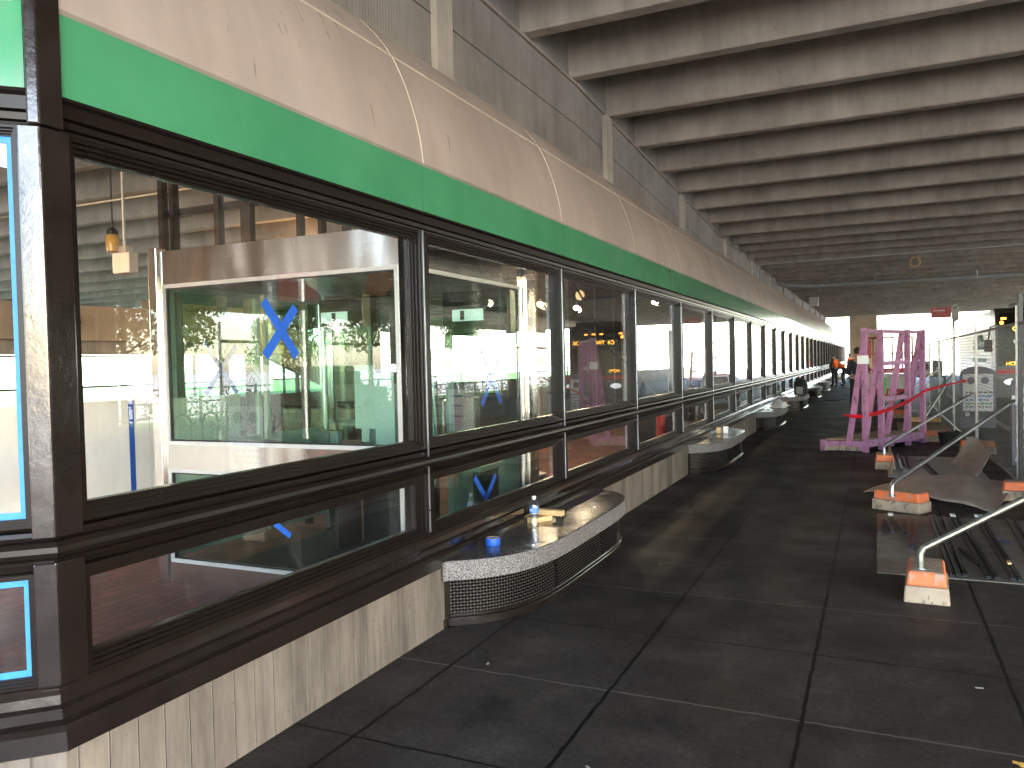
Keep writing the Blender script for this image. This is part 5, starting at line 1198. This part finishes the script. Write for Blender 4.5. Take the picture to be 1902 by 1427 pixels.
# ------------------------------------------------------------------ people
def person(name_label, loc, rz, J, cols, hat=None, cat='person'):
    """J: joints; body is one skinned surface, clothes are children"""
    t = thing('person', name_label, cat, loc); t.rotation_euler = (0, 0, rz)
    Rr = dict(pel=.115, spi=.115, che=.125, nec=.058, hea=.085, top=.07, shL=.062, shR=.062, elL=.043, elR=.043, wrL=.028, wrR=.028, hiL=.09, hiR=.09, knL=.06, knR=.06, anL=.04, anR=.04, toL=.035, toR=.035)
    Ed = [('pel', 'spi'), ('spi', 'che'), ('che', 'nec'), ('nec', 'hea'), ('hea', 'top'), ('che', 'shL'), ('che', 'shR'), ('shL', 'elL'), ('shR', 'elR'), ('elL', 'wrL'), ('elR', 'wrR'),
          ('pel', 'hiL'), ('pel', 'hiR'), ('hiL', 'knL'), ('hiR', 'knR'), ('knL', 'anL'), ('knR', 'anR'), ('anL', 'toL'), ('anR', 'toR')]
    def skin(nm, edges, grow, mat, extra=None, rootname='pel'):
        names = []; 
        for e in edges:
            for x in e:
                if x not in names: names.append(x)
        V = [J[x] for x in names]; E = [(names.index(a), names.index(b)) for a, b in edges]; RR = [Rr[x] + grow for x in names]
        if extra:
            for chain, root, r in extra:
                p = names.index(root)
                for c_ in chain: V.append(c_); RR.append(r); E.append((p, len(V) - 1)); p = len(V) - 1
        me = bpy.data.meshes.new(nm); me.from_pydata([tuple(v) for v in V], E, []); me.materials.append(M[mat])
        o = bpy.data.objects.new(nm, me); COL.objects.link(o); o.parent = t
        sk = o.modifiers.new('skin', 'SKIN'); me.skin_vertices[0].data[0].use_root = False
        for i, r in enumerate(RR): me.skin_vertices[0].data[i].radius = (r, r)
        me.skin_vertices[0].data[names.index(rootname) if rootname in names else 0].use_root = True
        sb_ = o.modifiers.new('sub', 'SUBSURF'); sb_.levels = 1; sb_.render_levels = 2
        return o
    ex = []
    for s_ in 'LR':
        w = Vector(J['wr' + s_]); d = (w - Vector(J['el' + s_])).normalized(); sd_ = d.cross(Vector((0, 0, 1))); sd_ = sd_.normalized() if sd_.length > .1 else Vector((1, 0, 0)); dn = d.cross(sd_)
        pm = w + d * .07
        ex.append(([tuple(w + d * .03), tuple(pm)], 'wr' + s_, .024))
        for k, (off, ln) in enumerate(((-.030, .060), (-.010, .075), (.010, .070), (.030, .055))):
            ex.append(([tuple(w + d * .05 + sd_ * off), tuple(pm + d * ln * .5 + sd_ * off), tuple(pm + d * ln * .9 + sd_ * off + dn * .02)], 'wr' + s_, .009))
        ex.append(([tuple(w + d * .03 + sd_ * -.035), tuple(w + d * .07 + sd_ * -.055)], 'wr' + s_, .010))
    skin('body', Ed, 0, 'skin', ex)
    arms = [e for e in Ed if e[0] in ('spi', 'che', 'shL', 'shR', 'elL', 'elR', 'pel') and not e[1].startswith('h') and e[1] != 'nec']
    skin('jacket', [e for e in arms], .018, cols[0])
    skin('trousers', [e for e in Ed if e[0] in ('hiL', 'hiR', 'knL', 'knR') or e[1] in ('hiL', 'hiR')], .016, cols[1])
    for s_ in 'LR': skin('boot', [('an' + s_, 'to' + s_)], .022, 'rubber', rootname='an' + s_)
    if cols[2]: skin('vest', [('pel', 'spi'), ('spi', 'che'), ('che', 'shL'), ('che', 'shR')], .032, cols[2])
    h = Vector(J['hea']); tp_ = Vector(J['top']); ax = (tp_ - h).normalized(); c_ = h + ax * .05
    f = Vector(J.get('face', (0, 1, 0))).normalized(); rt = f.cross(ax).normalized()
    m = MB()
    for sgn in (-1, 1): m.sphere(tuple(c_ + f * .088 + rt * sgn * .032 + ax * .0), .011, 8)
    m.build('eyes', 'dark', t, local=True, smooth=True)
    m = MB(); m.sphere(tuple(c_ + f * .10 - ax * .03), .016, 8)
    for sgn in (-1, 1): m.sphere(tuple(c_ + rt * sgn * .092 - ax * .01), .02, 8)
    m.build('nose_and_ears', 'skin', t, local=True, smooth=True)
    m = MB(); a_ = c_ + f * .092 - ax * .065; m.bar(tuple(a_ - rt * .022), tuple(a_ + rt * .022), .008, .008); m.build('mouth', 'red', t, local=True)
    m = MB(); m.sphere(tuple(c_ - f * .018 + ax * .045), .098, 14); m.build('hair' if not hat else 'hard_hat', hat or 'hair', t, local=True, smooth=True)
    if hat: m = MB(); q_ = c_ + ax * .05; m.lathe([(.09, 0), (.125, .002), (.125, .010), (.09, .012)], tuple(q_), 16); m.build('hat_brim', hat, t, local=True, smooth=True)
    return t
STAND = dict(pel=(0, 0, .95), spi=(0, .01, 1.12), che=(0, 0, 1.32), nec=(0, .01, 1.48), hea=(0, .03, 1.58), top=(0, .03, 1.69), shL=(-.18, 0, 1.41), shR=(.18, 0, 1.41), elL=(-.25, .02, 1.14), elR=(.25, .02, 1.14), wrL=(-.14, .22, 1.10), wrR=(.14, .24, 1.12),
             hiL=(-.10, 0, .88), hiR=(.10, 0, .88), knL=(-.12, .02, .49), knR=(.12, .02, .49), anL=(-.13, -.02, .09), anR=(.13, -.02, .09), toL=(-.15, .14, .05), toR=(.15, .14, .05), face=(0, 1, 0))
BEND = dict(pel=(0, -.12, .92), spi=(0, .06, 1.06), che=(0, .26, 1.17), nec=(0, .38, 1.26), hea=(0, .47, 1.31), top=(0, .55, 1.37), shL=(-.18, .30, 1.22), shR=(.18, .30, 1.22), elL=(-.22, .42, .98), elR=(.22, .45, 1.0), wrL=(-.12, .62, 1.0), wrR=(.12, .66, 1.04),
            hiL=(-.10, -.12, .86), hiR=(.10, -.12, .86), knL=(-.13, .0, .48), knR=(.13, .02, .48), anL=(-.13, -.10, .09), anR=(.13, -.10, .09), toL=(-.15, .07, .05), toR=(.15, .07, .05), face=(0, .8, -.6))
person('worker in an orange vest standing alone before the beige pier', (-1.62, 58.5, 0), R(60), STAND, ('orange', 'dark', 'orange'))
person('worker with orange vest over dark clothes bending towards the windows', (-1.62, 45.5, 0), R(75), BEND, ('dark', 'dark', 'orange'))
person('dark clothed worker leaning close against the window rail', (-1.95, 44.2, 0), R(50), {**STAND, 'hea': (0, .1, 1.55), 'top': (0, .14, 1.65)}, ('dark', 'dark', 'orange'))
person('person in dark clothes half hidden by the left upright of the rack', (-.42, 22, 0), R(20), {k: (tuple(a * 1.03 for a in v)) for k, v in STAND.items()}, ('dark', 'dark', None))
